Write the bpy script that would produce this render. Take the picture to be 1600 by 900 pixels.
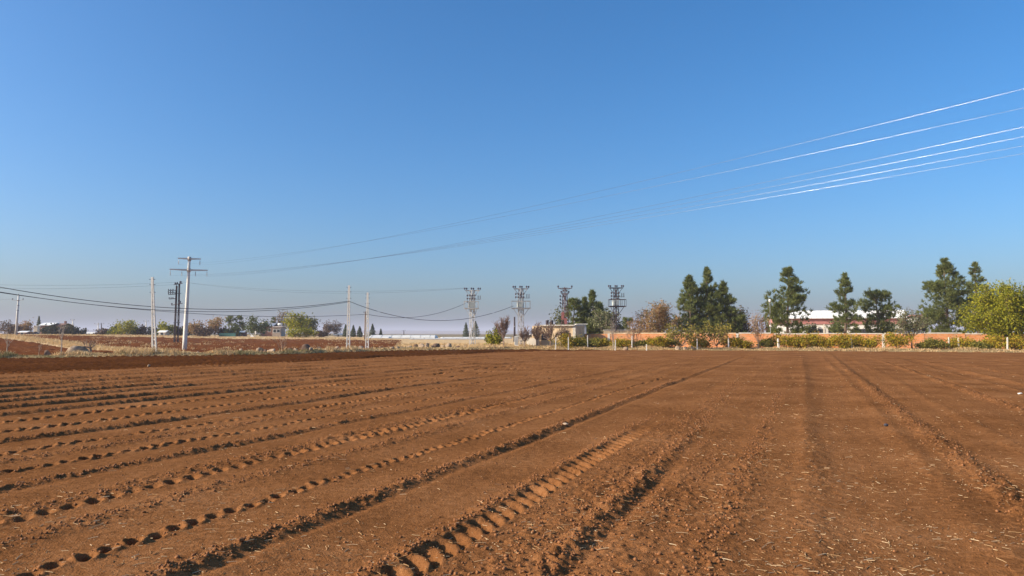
import bpy, math, random
import numpy as np
from mathutils import Vector, Matrix

sc = bpy.context.scene
COL = sc.collection
for o in list(bpy.data.objects):
    bpy.data.objects.remove(o)

# ------------------------------------------------------------------ camera
F_PX = 1150.0                       # focal length in pixels of a 1600 px wide frame
PITCH = math.atan(71 / F_PX)
CAM_H = 1.8
cam = bpy.data.cameras.new('camera')
cam.sensor_width = 36.0
cam.lens = 36.0 * F_PX / 1600.0
cam.clip_start = 0.05
cam.clip_end = 30000
cam_o = bpy.data.objects.new('camera', cam)
cam_o.location = (0, 0, CAM_H)
cam_o.rotation_euler = (math.pi / 2 + PITCH, 0, 0)
COL.objects.link(cam_o)
sc.camera = cam_o

# ------------------------------------------------------------------ sky, sun, exposure
SUN_EL = math.radians(25)
SUN_AZ = math.radians(257)          # clockwise from the view direction (+Y)
world = bpy.data.worlds.new('World')
sc.world = world
world.use_nodes = True
wn = world.node_tree
for n in list(wn.nodes):
    wn.nodes.remove(n)
sky = wn.nodes.new('ShaderNodeTexSky')
sky.sky_type = 'NISHITA'
sky.sun_disc = False
sky.sun_elevation = SUN_EL
sky.sun_rotation = SUN_AZ
sky.altitude = 600
sky.air_density = 1.0
sky.dust_density = 4.3
sky.ozone_density = 6.0
bg = wn.nodes.new('ShaderNodeBackground')
bg.inputs['Strength'].default_value = 0.148
wo = wn.nodes.new('ShaderNodeOutputWorld')
hs = wn.nodes.new('ShaderNodeHueSaturation')
hs.inputs['Hue'].default_value = 0.497
hs.inputs['Saturation'].default_value = 1.19
hs.inputs['Value'].default_value = 1.0
wn.links.new(sky.outputs[0], hs.inputs['Color'])
wn.links.new(hs.outputs[0], bg.inputs[0])
wn.links.new(bg.outputs[0], wo.inputs[0])

sl = bpy.data.lights.new('sun', 'SUN')
sl.energy = 5.0
sl.angle = math.radians(0.53)
sl.color = (1.0, 0.87, 0.70)
so = bpy.data.objects.new('sun', sl)
to_sun = Vector((math.sin(SUN_AZ) * math.cos(SUN_EL), math.cos(SUN_AZ) * math.cos(SUN_EL), math.sin(SUN_EL)))
so.rotation_euler = to_sun.to_track_quat('Z', 'Y').to_euler()
so.location = to_sun * 60
COL.objects.link(so)

sc.view_settings.view_transform = 'Standard'
sc.view_settings.look = 'None'
sc.view_settings.exposure = 0.45
sc.view_settings.gamma = 1.0
sc.cycles.max_bounces = 6
sc.cycles.volume_bounces = 1
sc.cycles.transparent_max_bounces = 8

# ------------------------------------------------------------------ placing helpers
_c, _s = math.cos(PITCH), math.sin(PITCH)


def at(px, py, Y):
    """the point of the place that lies Y metres ahead, in the direction of a photo pixel"""
    r = (px - 800) / F_PX
    u = (450 - py) / F_PX
    d = (r, _c - u * _s, _s + u * _c)
    k = Y / d[1]
    return Vector((d[0] * k, Y, CAM_H + d[2] * k))


def px_x(px, Y):
    return (px - 800) / F_PX * Y * (_c + 0.0)


def m_per_px(Y):
    return Y / F_PX


def sstep(a, b, x):
    t = np.clip((np.asarray(x, float) - a) / (b - a), 0, 1)
    return t * t * (3 - 2 * t)


def edge_y(x):
    return np.interp(x, [-400, -80, -36.1, -21.2, -12.9, 0, 26.7, 48.1, 75, 140, 400],
                     [-175, 25, 52.1, 61.2, 74.3, 82.6, 77.1, 69.4, 59, 34, -80])


def dark_y(x):
    return np.interp(x, [-60, -22.5, -15.35, 0, 14, 16, 400], [-40, 32.6, 44.3, 71.8, 80.5, 500, 500])


def strip_x(y):
    """centre line of the dry grass strip between the two ploughed fields on the left"""
    return np.interp(y, [40, 71, 85, 105, 140, 160, 200, 400], [-12, -34.6, -48, -64, -94, -111, -156, -360])


# value noise -------------------------------------------------------
def _hash(ix, iy, seed):
    h = (ix.astype(np.int64) * 374761393 + iy.astype(np.int64) * 668265263 + seed * 974634777) & 0xFFFFFFFF
    h = ((h ^ (h >> 13)) * 1274126177) & 0xFFFFFFFF
    return ((h ^ (h >> 16)) & 0xFFFF).astype(np.float32) / 65535.0


def vnoise(x, y, seed=0):
    ix = np.floor(x); iy = np.floor(y)
    fx = (x - ix).astype(np.float32); fy = (y - iy).astype(np.float32)
    ix = ix.astype(np.int64); iy = iy.astype(np.int64)
    fx = fx * fx * (3 - 2 * fx); fy = fy * fy * (3 - 2 * fy)
    a = _hash(ix, iy, seed); b = _hash(ix + 1, iy, seed)
    c = _hash(ix, iy + 1, seed); d = _hash(ix + 1, iy + 1, seed)
    return (a + (b - a) * fx) * (1 - fy) + (c + (d - c) * fx) * fy


def fbm(x, y, seed=0, octv=3):
    s = 0; a = 1; n = 0
    for k in range(octv):
        s = s + a * vnoise(x * 2 ** k + k * 17.3, y * 2 ** k - k * 9.1, seed + k)
        n += a; a *= 0.5
    return s / n


def terrain_base(x, y):
    """large shapes of the land outside the field"""
    x = np.asarray(x, float); y = np.asarray(y, float)
    r = x / np.maximum(y, 1)
    gen = 0.9 * sstep(88, 280, y) * (1 - sstep(-0.33, -0.13, r)) + 0.12 * sstep(85, 130, y) * sstep(-0.33, -0.13, r)
    left = np.clip(0.022 * (-48 - x), 0, 1.35) * sstep(62, 82, y) * (1 - sstep(190, 300, y))
    z = np.maximum(gen, left)
    return z


_D = np.array([math.sin(math.atan(453 / F_PX * _c)), math.cos(math.atan(453 / F_PX * _c))])   # along the furrows
_P = np.array([_D[1], -_D[0]])                                                                # across them

# every wheel track and furrow: offset across, kind, width, depth, spacing of lugs or pits
TRACKS = [
    (-2.82, 'lug', 0.29, 0.066, 0.26, 0.0, 17.0),
    (-4.36, 'furrow', 0.18, 0.024, 0, 0, 90),
    (-5.38, 'pits', 0.15, 0.095, 0.235, 0, 40),
    (-6.35, 'rough', 0.22, 0.030, 0, 0, 60),
    (-7.10, 'pits', 0.21, 0.115, 0.27, 0, 30),
    (-7.42, 'rough', 0.30, 0.042, 0, 0, 60),
    (-8.55, 'furrow', 0.15, 0.012, 0, 0, 60),
    (-9.58, 'pits', 0.15, 0.10, 0.26, 0, 45),
    (-10.35, 'rough', 0.2, 0.03, 0, 0, 60),
    (-11.08, 'pits', 0.16, 0.10, 0.27, 0, 45),
    (-12.3, 'furrow', 0.18, 0.022, 0, 0, 60),
    (-13.61, 'pits', 0.19, 0.115, 0.28, 0, 50),
    (-15.05, 'pits', 0.21, 0.12, 0.30, 0, 60),
    (-16.4, 'furrow', 0.24, 0.034, 0, 0, 90),
    (-18.0, 'furrow', 0.26, 0.042, 0, 0, 90),
    (-19.7, 'furrow', 0.24, 0.040, 0, 0, 90),
    (-21.2, 'furrow', 0.24, 0.038, 0, 0, 90),
    (-23.2, 'furrow', 0.30, 0.06, 0, 0, 90),
    (-25.2, 'furrow', 0.30, 0.05, 0, 0, 90),
    (-27.5, 'furrow', 0.30, 0.05, 0, 0, 90),
    (-30.0, 'furrow', 0.30, 0.05, 0, 0, 90),
    (-1.78, 'furrow', 0.22, 0.026, 0, 0, 17),
    (-2.15, 'rough', 0.40, 0.03, 0, 0, 40),
    (-1.28, 'rough', 0.60, 0.030, 0, 0, 13),
    (-0.72, 'rough', 0.22, 0.032, 0, 0, 24),
    (0.80, 'lane', 0.60, 0.028, 0, 0, 90),
    (2.28, 'furrow', 0.36, 0.017, 0, 0, 90),
    (2.62, 'lane', 0.45, 0.022, 0, 0, 90),
    (4.92, 'furrow', 0.30, 0.028, 0, 0, 90),
    (6.9, 'lane', 0.4, 0.04, 0, 0, 90),
    (8.8, 'furrow', 0.3, 0.03, 0, 0, 90),
    (11.5, 'lane', 0.5, 0.04, 0, 0, 90),
    (14.0, 'furrow', 0.3, 0.03, 0, 0, 90),
]


def wander(u0, v):
    return u0 + 0.10 * (vnoise(v / 5.0 + u0 * 31.7, v * 0 + 0.5, 77) - 0.5) + 0.5 * (vnoise(v / 40.0 + u0 * 3.1, v * 0 + 3.5, 78) - 0.5) * sstep(12, 50, v)


def field_z(x, y):
    u = x * _P[0] + y * _P[1]
    v = x * _D[0] + y * _D[1]
    z = 0.040 * (fbm(x / 3.1, y / 3.1, 1, 2) - 0.5)
    z += 0.012 * (fbm(x / 0.5, y / 0.5, 5, 2) - 0.5)
    patch = sstep(0.42, 0.68, fbm(x / 1.9, y / 1.9, 55, 2))
    rough = 0.22 + 0.30 * patch + 0.35 * sstep(-3.5, 0, u) * (1 - sstep(0.2, 2.0, u)) * (1 - sstep(8, 16, v))
    z += 0.013 * (fbm(u / 0.21, v / 2.4, 9, 2) - 0.5) + 0.016 * sstep(10, 24, v) * (fbm(u / 0.42, v / 11.0, 10, 2) - 0.5)              # combed lines of the harrow
    z += 0.035 * (fbm(u / 0.9, v / 14.0, 12, 2) - 0.5)
    extra = np.zeros_like(x)
    for (u0, kind, w, dep, sp, va, vb) in TRACKS:
        m = np.abs(u - u0) < 1.4
        if not m.any():
            continue
        uu = u[m] - (wander(u0, v[m]) if True else u0)
        vv = v[m]
        fade = (1 - sstep(vb * 0.42, vb, vv)) * (0.25 + 1.35 * fbm(vv / 2.2, vv * 0 + u0, 31, 2))
        dz = np.zeros_like(uu); ex = np.zeros_like(uu)
        au = np.abs(uu)
        if kind == 'lug':
            inside = 1 - sstep(w * 0.42, w * 0.58, au)
            wob = 0.05 * (fbm(vv / 0.3, uu / 0.3, 61, 2) - 0.5)
            ph = (vv + 0.85 * uu + 0.9 * uu * uu / w + wob) / sp
            fr = ph - np.floor(ph)
            k = np.floor(ph)
            hk = 0.7 + 0.6 * _hash(k.astype(np.int64), np.zeros_like(k, dtype=np.int64), 17)
            prof = np.where(fr < 0.60, np.clip(np.sin(fr / 0.60 * np.pi), 0, 1) ** 0.45, -0.25 * np.sin((fr - 0.60) / 0.40 * np.pi))
            dz += inside * (-dep * 0.80 + dep * 1.05 * hk * prof)
            ex += inside * 0.5
            berm = np.exp(-((uu + w * 0.75) / 0.10) ** 2)
            dz += berm * 0.028
            ex += np.exp(-((uu + w * 0.85) / 0.14) ** 2) * 1.5
        elif kind == 'pits':
            ph = vv / sp + 0.30 * (vnoise(vv / 0.8, vv * 0 + u0, 41) - 0.5)
            fr = ph - np.floor(ph) - 0.5
            k = np.floor(ph)
            amp = 0.25 + 1.1 * _hash(k.astype(np.int64), np.zeros_like(k, dtype=np.int64), int(abs(u0) * 100))
            off = (_hash(k.astype(np.int64), np.ones_like(k, dtype=np.int64), 3) - 0.5) * 0.07
            wb_ = 0.9 * (fbm(uu / 0.07 + 3, vv / 0.07, 67, 2) - 0.5)
            pit = np.exp(-(np.maximum(((uu - off) / (w * 0.46)) ** 2 + ((fr + 0.5 * (uu - off) / sp) / 0.29) ** 2 + wb_, 0)) ** 2)
            rim = np.exp(-((np.sqrt(((uu - off) / (w * 0.5)) ** 2 + (fr / 0.34) ** 2) - 1.15) / 0.4) ** 2)
            dz += -dep * amp * 1.45 * pit + dep * 0.26 * rim * amp
            ex += np.exp(-(uu / (w * 1.1)) ** 2) * 0.45
        elif kind == 'furrow':
            dz += -dep * np.exp(-((uu - 0.10) / (w * 0.42)) ** 2) + dep * 1.0 * np.exp(-((uu + w * 0.55) / (w * 0.45)) ** 2)
            ex += np.exp(-((uu + w * 0.5) / (w * 0.75)) ** 2) * 1.9
        elif kind == 'lane':
            dz += -dep * np.exp(-(uu / w) ** 4) + dep * 0.5 * np.exp(-((au - w * 1.25) / 0.15) ** 2)
            ex += np.exp(-((au - w * 1.2) / 0.2) ** 2) * 0.5
        else:
            dz += dep * 0.35 * np.exp(-(uu / w) ** 2)
            ex += np.exp(-(uu / w) ** 2) * (dep / 0.03) * 1.1
        z[m] += dz * fade
        extra[m] = np.maximum(extra[m], ex * (0.35 + 0.65 * fade))
    r = rough + extra
    clod = fbm(x / 0.07, y / 0.07, 21, 2)
    z += r * 0.016 * (clod - 0.5)
    z += r * 0.022 * np.maximum(vnoise(x / 0.13, y / 0.13, 27) - 0.52, 0)
    z += extra * 0.040 * np.maximum(fbm(x / 0.07, y / 0.07, 63, 2) - 0.45, 0)
    z += r * 0.010 * (vnoise(x / 0.04, y / 0.04, 29) - 0.5)
    return z


def outside_z(x, y):
    z = terrain_base(x, y)
    dist = y - edge_y(x)
    verge = sstep(0, 1.2, dist) * (1 - sstep(5, 9, dist))
    z = z + verge * (0.10 + 0.22 * fbm(x / 2.3, y / 2.3, 71, 2))
    near = (1 - sstep(130, 260, y))
    z = z + near * 0.26 * (fbm(x / 0.8, y / 1.2, 72, 2) - 0.5) * sstep(0, 2, dist)
    z = z + 0.0008 * np.maximum(y - 400, 0) * (fbm(x / 900, y / 900, 91, 2) - 0.62) * sstep(400, 1500, y)
    return z


def ground_z(x, y):
    x = np.atleast_1d(np.asarray(x, float)); y = np.atleast_1d(np.asarray(y, float))
    d = y - edge_y(x)
    z = np.where(d < 0, 0.0, 0.0)
    return np.where(d < 0, z, outside_z(x, y))


def gz(x, y):
    return float(ground_z(x, y)[0])


# ------------------------------------------------------------------ mesh helpers
def mesh_np(name, V, F, smooth=False):
    V = np.ascontiguousarray(V, dtype=np.float32); F = np.ascontiguousarray(F, dtype=np.int32)
    me = bpy.data.meshes.new(name)
    n, k = F.shape
    me.vertices.add(len(V)); me.vertices.foreach_set('co', V.ravel())
    me.loops.add(n * k); me.loops.foreach_set('vertex_index', F.ravel())
    me.polygons.add(n)
    me.polygons.foreach_set('loop_start', np.arange(0, n * k, k, dtype=np.int32))
    me.polygons.foreach_set('loop_total', np.full(n, k, dtype=np.int32))
    if smooth:
        me.polygons.foreach_set('use_smooth', np.ones(n, dtype=bool))
    me.update(calc_edges=True)
    return me


def link(name, me, mat, parent=None):
    if mat is not None and len(me.materials) == 0:
        me.materials.append(mat)
    o = bpy.data.objects.new(name, me)
    COL.objects.link(o)
    if parent is not None:
        o.parent = parent
    return o


class MB:
    def __init__(self):
        self.v = []; self.f = []

    def add(self, V, F):
        b = len(self.v)
        self.v += [tuple(p) for p in V]
        self.f += [tuple(i + b for i in q) for q in F]
        return self

    def box(self, c, s, rz=0.0, M=None):
        x, y, z = s[0] / 2, s[1] / 2, s[2] / 2
        P = [Vector((i * x, j * y, k * z)) for k in (-1, 1) for j in (-1, 1) for i in (-1, 1)]
        R = M if M is not None else Matrix.Rotation(rz, 3, 'Z')
        P = [R @ p + Vector(c) for p in P]
        return self.add(P, [(0, 2, 3, 1), (4, 5, 7, 6), (0, 1, 5, 4), (2, 6, 7, 3), (0, 4, 6, 2), (1, 3, 7, 5)])

    def beam(self, a, b, w, h=None):
        """square bar from a to b"""
        a = Vector(a); b = Vector(b); d = b - a
        L = d.length
        if L < 1e-6:
            return self
        q = d.to_track_quat('Z', 'Y').to_matrix()
        return self.box((a + b) / 2, (w, h or w, L), M=q)

    def tube(self, pts, rad, n=6, cap=True):
        pts = [Vector(p) for p in pts]
        if not hasattr(rad, '__len__'):
            rad = [rad] * len(pts)
        V = []; F = []
        up = None
        for i, p in enumerate(pts):
            t = (pts[min(i + 1, len(pts) - 1)] - pts[max(i - 1, 0)])
            t = t.normalized() if t.length > 1e-9 else Vector((0, 0, 1))
            a = Vector((1, 0, 0)) if abs(t.x) < 0.8 else Vector((0, 1, 0))
            e1 = t.cross(a).normalized(); e2 = t.cross(e1)
            for k in range(n):
                an = 2 * math.pi * k / n
                V.append(p + (e1 * math.cos(an) + e2 * math.sin(an)) * rad[i])
        for i in range(len(pts) - 1):
            for k in range(n):
                F.append((i * n + k, i * n + (k + 1) % n, (i + 1) * n + (k + 1) % n, (i + 1) * n + k))
        if cap:
            F.append(tuple(range(n))[::-1])
            F.append(tuple((len(pts) - 1) * n + k for k in range(n)))
        return self.add(V, F)

    def build(self, name, mat, parent=None, smooth=False):
        me = bpy.data.meshes.new(name)
        me.from_pydata(self.v, [], self.f)
        if smooth:
            me.polygons.foreach_set('use_smooth', np.ones(len(me.polygons), dtype=bool))
        me.update()
        return link(name, me, mat, parent)


def tag(o, label, cat, group=None, kind=None):
    if label:
        o['label'] = label
    if cat:
        o['category'] = cat
    if group:
        o['group'] = group
    if kind:
        o['kind'] = kind
    return o


def thing(name, label, cat, loc, group=None, rz=0.0):
    o = bpy.data.objects.new(name, None)
    o.empty_display_size = 0.3
    COL.objects.link(o)
    o.location = loc
    o.rotation_euler = (0, 0, rz)
    return tag(o, label, cat, group)


def copy_tree(o, parent=None):
    c = o.copy()
    COL.objects.link(c)
    if parent is not None:
        c.parent = parent
    for ch in list(o.children):
        copy_tree(ch, c)
    return c


# ------------------------------------------------------------------ materials
def new_mat(name):
    m = bpy.data.materials.new(name)
    m.use_nodes = True
    nt = m.node_tree
    return m, nt, nt.nodes['Principled BSDF']


def ramp(nt, cols, pos=None):
    r = nt.nodes.new('ShaderNodeValToRGB')
    el = r.color_ramp.elements
    while len(el) < len(cols):
        el.new(0.5)
    for i, c in enumerate(cols):
        el[i].position = pos[i] if pos else i / (len(cols) - 1)
        el[i].color = (*c, 1)
    return r


def noise_node(nt, scale, detail=4, vec=None, rough=0.55):
    n = nt.nodes.new('ShaderNodeTexNoise')
    n.inputs['Scale'].default_value = scale
    n.inputs['Detail'].default_value = detail
    n.inputs['Roughness'].default_value = rough
    if vec is not None:
        nt.links.new(vec, n.inputs['Vector'])
    return n


def pos_vec(nt, obj=False):
    if obj:
        return nt.nodes.new('ShaderNodeTexCoord').outputs['Object']
    return nt.nodes.new('ShaderNodeNewGeometry').outputs['Position']


def soil_mat(name, cols, bump=0.35, pale=None, pale_amt=0.0, stretch=None):
    m, nt, bs = new_mat(name)
    p = pos_vec(nt)
    if stretch:
        mp = nt.nodes.new('ShaderNodeMapping')
        mp.inputs['Rotation'].default_value = (0, 0, math.atan2(_D[0], _D[1]))
        mp.inputs['Scale'].default_value = stretch
        nt.links.new(p, mp.inputs['Vector'])
        pv = mp.outputs[0]
    else:
        pv = p
    n1 = noise_node(nt, 0.45, 8, pv, 0.62)
    n2 = noise_node(nt, 11.0, 4, p)
    mx = nt.nodes.new('ShaderNodeMix'); mx.data_type = 'FLOAT'
    mx.inputs[0].default_value = 0.45
    nt.links.new(n1.outputs[0], mx.inputs[2]); nt.links.new(n2.outputs[0], mx.inputs[3])
    r = ramp(nt, cols, [0.37, 0.5, 0.63] if len(cols) == 3 else None)
    nt.links.new(mx.outputs[0], r.inputs[0])
    out = r.outputs[0]
    if pale:
        n3 = noise_node(nt, 2.6, 6, pos_vec(nt), 0.7)
        r3 = ramp(nt, [(0, 0, 0), (1, 1, 1)], [0.56, 0.66])
        nt.links.new(n3.outputs[0], r3.inputs[0])
        ml = nt.nodes.new('ShaderNodeMath'); ml.operation = 'MULTIPLY'
        ml.inputs[1].default_value = pale_amt
        nt.links.new(r3.outputs[0], ml.inputs[0])
        mc = nt.nodes.new('ShaderNodeMix'); mc.data_type = 'RGBA'
        nt.links.new(ml.outputs[0], mc.inputs[0])
        nt.links.new(out, mc.inputs[6]); mc.inputs[7].default_value = (*pale, 1)
        out = mc.outputs[2]
    nt.links.new(out, bs.inputs['Base Color'])
    bs.inputs['Roughness'].default_value = 1.0
    bs.inputs['Specular IOR Level'].default_value = 0.0
    b1 = noise_node(nt, 38.0, 5, p, 0.65)
    bp = nt.nodes.new('ShaderNodeBump')
    bp.inputs['Strength'].default_value = bump
    bp.inputs['Distance'].default_value = 0.025
    nt.links.new(b1.outputs[0], bp.inputs['Height'])
    nt.links.new(bp.outputs[0], bs.inputs['Normal'])
    return m


def plain_mat(name, col, var=0.25, scale=4.0, rough=0.8, metal=0.0, bump=0.0, obj=True, spec=0.3):
    m, nt, bs = new_mat(name)
    n = noise_node(nt, scale, 5, pos_vec(nt, obj))
    lo = tuple(c * (1 - var) for c in col); hi = tuple(min(1, c * (1 + var)) for c in col)
    r = ramp(nt, [lo, col, hi], [0.3, 0.5, 0.7])
    nt.links.new(n.outputs[0], r.inputs[0])
    nt.links.new(r.outputs[0], bs.inputs['Base Color'])
    bs.inputs['Roughness'].default_value = rough
    bs.inputs['Metallic'].default_value = metal
    bs.inputs['Specular IOR Level'].default_value = spec
    if bump:
        bp = nt.nodes.new('ShaderNodeBump')
        bp.inputs['Strength'].default_value = bump
        bp.inputs['Distance'].default_value = 0.05
        nt.links.new(n.outputs[0], bp.inputs['Height'])
        nt.links.new(bp.outputs[0], bs.inputs['Normal'])
    return m


def leaf_mat(name, cols, trans=0.3):
    m, nt, bs = new_mat(name)
    g = nt.nodes.new('ShaderNodeNewGeometry')
    r = ramp(nt, cols)
    r.color_ramp.interpolation = 'LINEAR'
    nt.links.new(g.outputs['Random Per Island'], r.inputs[0])
    nt.links.new(r.outputs[0], bs.inputs['Base Color'])
    bs.inputs['Roughness'].default_value = 0.75
    bs.inputs['Specular IOR Level'].default_value = 0.15
    if trans:
        tr = nt.nodes.new('ShaderNodeBsdfTranslucent')
        nt.links.new(r.outputs[0], tr.inputs[0])
        mx = nt.nodes.new('ShaderNodeMixShader')
        mx.inputs[0].default_value = trans
        nt.links.new(bs.outputs[0], mx.inputs[1]); nt.links.new(tr.outputs[0], mx.inputs[2])
        nt.links.new(mx.outputs[0], nt.nodes['Material Output'].inputs[0])
    return m


def brick_mat():
    m, nt, bs = new_mat('hollow_brick_masonry')
    tc = nt.nodes.new('ShaderNodeTexCoord')
    mp = nt.nodes.new('ShaderNodeMapping')
    mp.inputs['Rotation'].default_value = (math.pi / 2, 0, 0)
    nt.links.new(tc.outputs['Object'], mp.inputs['Vector'])
    sp = nt.nodes.new('ShaderNodeSeparateXYZ'); cb = nt.nodes.new('ShaderNodeCombineXYZ')
    nt.links.new(tc.outputs['Object'], sp.inputs[0])
    nt.links.new(sp.outputs['X'], cb.inputs['X']); nt.links.new(sp.outputs['Z'], cb.inputs['Y'])
    b = nt.nodes.new('ShaderNodeTexBrick')
    b.inputs['Scale'].default_value = 1.0
    b.inputs['Brick Width'].default_value = 0.32
    b.inputs['Row Height'].default_value = 0.20
    b.inputs['Mortar Size'].default_value = 0.012
    b.inputs['Color1'].default_value = (0.56, 0.185, 0.052, 1)
    b.inputs['Color2'].default_value = (0.66, 0.26, 0.088, 1)
    b.inputs['Mortar'].default_value = (0.46, 0.33, 0.22, 1)
    nt.links.new(cb.outputs[0], b.inputs['Vector'])
    n = noise_node(nt, 1.3, 5, pos_vec(nt), 0.65)
    r = ramp(nt, [(0, 0, 0), (1, 1, 1)], [0.5, 0.66])
    nt.links.new(n.outputs[0], r.inputs[0])
    mul = nt.nodes.new('ShaderNodeMath'); mul.operation = 'MULTIPLY'; mul.inputs[1].default_value = 0.8
    nt.links.new(r.outputs[0], mul.inputs[0])
    mx = nt.nodes.new('ShaderNodeMix'); mx.data_type = 'RGBA'
    nt.links.new(mul.outputs[0], mx.inputs[0]); nt.links.new(b.outputs[0], mx.inputs[6])
    mx.inputs[7].default_value = (0.40, 0.25, 0.15, 1)
    nt.links.new(mx.outputs[2], bs.inputs['Base Color'])
    bs.inputs['Roughness'].default_value = 0.95
    bp = nt.nodes.new('ShaderNodeBump'); bp.inputs['Strength'].default_value = 0.5; bp.inputs['Distance'].default_value = 0.01
    bp.invert = True
    nt.links.new(b.outputs['Fac'], bp.inputs['Height']); nt.links.new(bp.outputs[0], bs.inputs['Normal'])
    return m


M = {}
M['soil'] = soil_mat('red_brown_soil', [(0.158, 0.064, 0.022), (0.238, 0.099, 0.035), (0.312, 0.140, 0.055)], 0.9)
M['dark_soil'] = soil_mat('fresh_dark_soil', [(0.070, 0.024, 0.007), (0.100, 0.035, 0.010), (0.140, 0.051, 0.015)], 0.6)
M['soil_far'] = soil_mat('ploughed_red_soil', [(0.100, 0.032, 0.010), (0.145, 0.047, 0.015), (0.20, 0.070, 0.024)], 0.6,
                         (0.42, 0.26, 0.14), 0.7)
M['verge'] = soil_mat('verge_ground', [(0.22, 0.14, 0.06), (0.34, 0.24, 0.115), (0.18, 0.14, 0.06)], 0.6)
M['stubble'] = soil_mat('dry_stubble', [(0.48, 0.32, 0.15), (0.64, 0.45, 0.24), (0.44, 0.28, 0.13)], 0.6)
M['plain'] = soil_mat('far_plain', [(0.16, 0.13, 0.07), (0.26, 0.20, 0.11), (0.14, 0.13, 0.07)], 0.0)
M['clod'] = leaf_mat('soil_clod', [(0.15, 0.060, 0.020), (0.235, 0.097, 0.034), (0.31, 0.137, 0.054)], 0)
M['straw'] = leaf_mat('straw', [(0.24, 0.12, 0.045), (0.40, 0.23, 0.10), (0.52, 0.34, 0.17), (0.70, 0.52, 0.31)], 0)
M['dry_grass'] = leaf_mat('dry_grass', [(0.42, 0.27, 0.11), (0.62, 0.43, 0.21), (0.72, 0.54, 0.30)], 0.25)
M['green_grass'] = leaf_mat('green_grass', [(0.13, 0.12, 0.045), (0.24, 0.20, 0.085), (0.42, 0.32, 0.15)], 0.25)
M['stone'] = plain_mat('field_stone', (0.36, 0.26, 0.17), 0.4, 2.5, 0.95, bump=0.5)
M['dark_stone'] = plain_mat('dark_field_stone', (0.15, 0.095, 0.065), 0.4, 2.5, 0.95, bump=0.5)
M['concrete'] = plain_mat('weathered_concrete', (0.56, 0.50, 0.41), 0.18, 2.0, 0.9, bump=0.15)
M['white_concrete'] = plain_mat('pale_concrete', (0.76, 0.71, 0.60), 0.12, 1.5, 0.85)
M['white_paint'] = plain_mat('white_paint', (0.80, 0.77, 0.68), 0.08, 1.0, 0.7)
M['galv'] = plain_mat('galvanised_steel', (0.34, 0.33, 0.32), 0.2, 3.0, 0.55, 0.3)
M['pale_steel'] = plain_mat('pale_steel', (0.46, 0.45, 0.42), 0.15, 3.0, 0.6, 0.1)
M['dark_steel'] = plain_mat('dark_steel', (0.06, 0.045, 0.048), 0.3, 3.0, 0.7, 0.2)
M['rust'] = plain_mat('rusty_steel', (0.115, 0.058, 0.05), 0.35, 3.0, 0.8, 0.1)
M['red_paint'] = plain_mat('faded_red_paint', (0.36, 0.13, 0.11), 0.25, 2.0, 0.8)
M['insulator'] = plain_mat('brown_porcelain', (0.055, 0.035, 0.04), 0.2, 3.0, 0.35, spec=0.5)
M['trafo'] = plain_mat('transformer_grey', (0.62, 0.64, 0.58), 0.1, 2.0, 0.6)
M['cable'] = plain_mat('black_cable', (0.045, 0.045, 0.055), 0.1, 2.0, 0.6)
M['alu'] = plain_mat('aluminium_wire', (0.26, 0.26, 0.28), 0.05, 2.0, 0.25, 1.0)
M['bark'] = plain_mat('bark', (0.16, 0.11, 0.075), 0.35, 5.0, 0.95, bump=0.3)
M['pale_bark'] = plain_mat('pale_bark', (0.42, 0.34, 0.26), 0.3, 5.0, 0.95)
M['grey_twig'] = plain_mat('grey_twigs', (0.30, 0.195, 0.13), 0.3, 5.0, 0.95)
M['tan_twig'] = plain_mat('tan_twigs', (0.34, 0.22, 0.14), 0.3, 5.0, 0.95)
M['pine'] = leaf_mat('pine_needles', [(0.080, 0.100, 0.024), (0.165, 0.190, 0.050), (0.280, 0.285, 0.095)], 0.45)
M['pine_grey'] = leaf_mat('grey_green_needles', [(0.060, 0.080, 0.040), (0.105, 0.130, 0.068), (0.17, 0.185, 0.10)], 0.3)
M['olive'] = leaf_mat('olive_leaves', [(0.09, 0.10, 0.045), (0.16, 0.165, 0.075), (0.24, 0.23, 0.12)], 0.25)
M['yellow_green'] = leaf_mat('yellow_green_leaves', [(0.13, 0.15, 0.012), (0.27, 0.265, 0.018), (0.45, 0.385, 0.03)], 0.35)
M['vine'] = leaf_mat('vine_leaves', [(0.13, 0.13, 0.014), (0.30, 0.255, 0.018), (0.52, 0.37, 0.028), (0.44, 0.23, 0.03)], 0.35)
M['olive_vine'] = leaf_mat('dull_vine_leaves', [(0.10, 0.11, 0.022), (0.20, 0.185, 0.03), (0.34, 0.26, 0.05)], 0.35)
M['fruit_leaf'] = leaf_mat('fruit_tree_leaves', [(0.09, 0.10, 0.025), (0.20, 0.19, 0.035), (0.38, 0.29, 0.05), (0.24, 0.17, 0.06)], 0.35)
M['autumn'] = leaf_mat('autumn_leaves', [(0.27, 0.15, 0.065), (0.43, 0.24, 0.10), (0.36, 0.25, 0.10), (0.22, 0.17, 0.065)], 0.35)
M['green_leaf'] = leaf_mat('green_leaves', [(0.050, 0.075, 0.02), (0.10, 0.125, 0.035), (0.18, 0.19, 0.06)], 0.3)
M['tan_leaf'] = leaf_mat('tan_leaves', [(0.19, 0.13, 0.07), (0.28, 0.20, 0.11), (0.16, 0.13, 0.07)], 0.3)
M['dark_leaf'] = leaf_mat('dark_leaves', [(0.035, 0.042, 0.022), (0.07, 0.075, 0.035), (0.12, 0.11, 0.06)], 0.2)
M['brown_leaf'] = leaf_mat('brown_leaves', [(0.09, 0.06, 0.04), (0.16, 0.10, 0.06), (0.12, 0.09, 0.05)], 0.2)
M['brick'] = brick_mat()
M['plaster'] = plain_mat('bare_plaster', (0.62, 0.45, 0.27), 0.2, 1.2, 0.95, bump=0.2)
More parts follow.
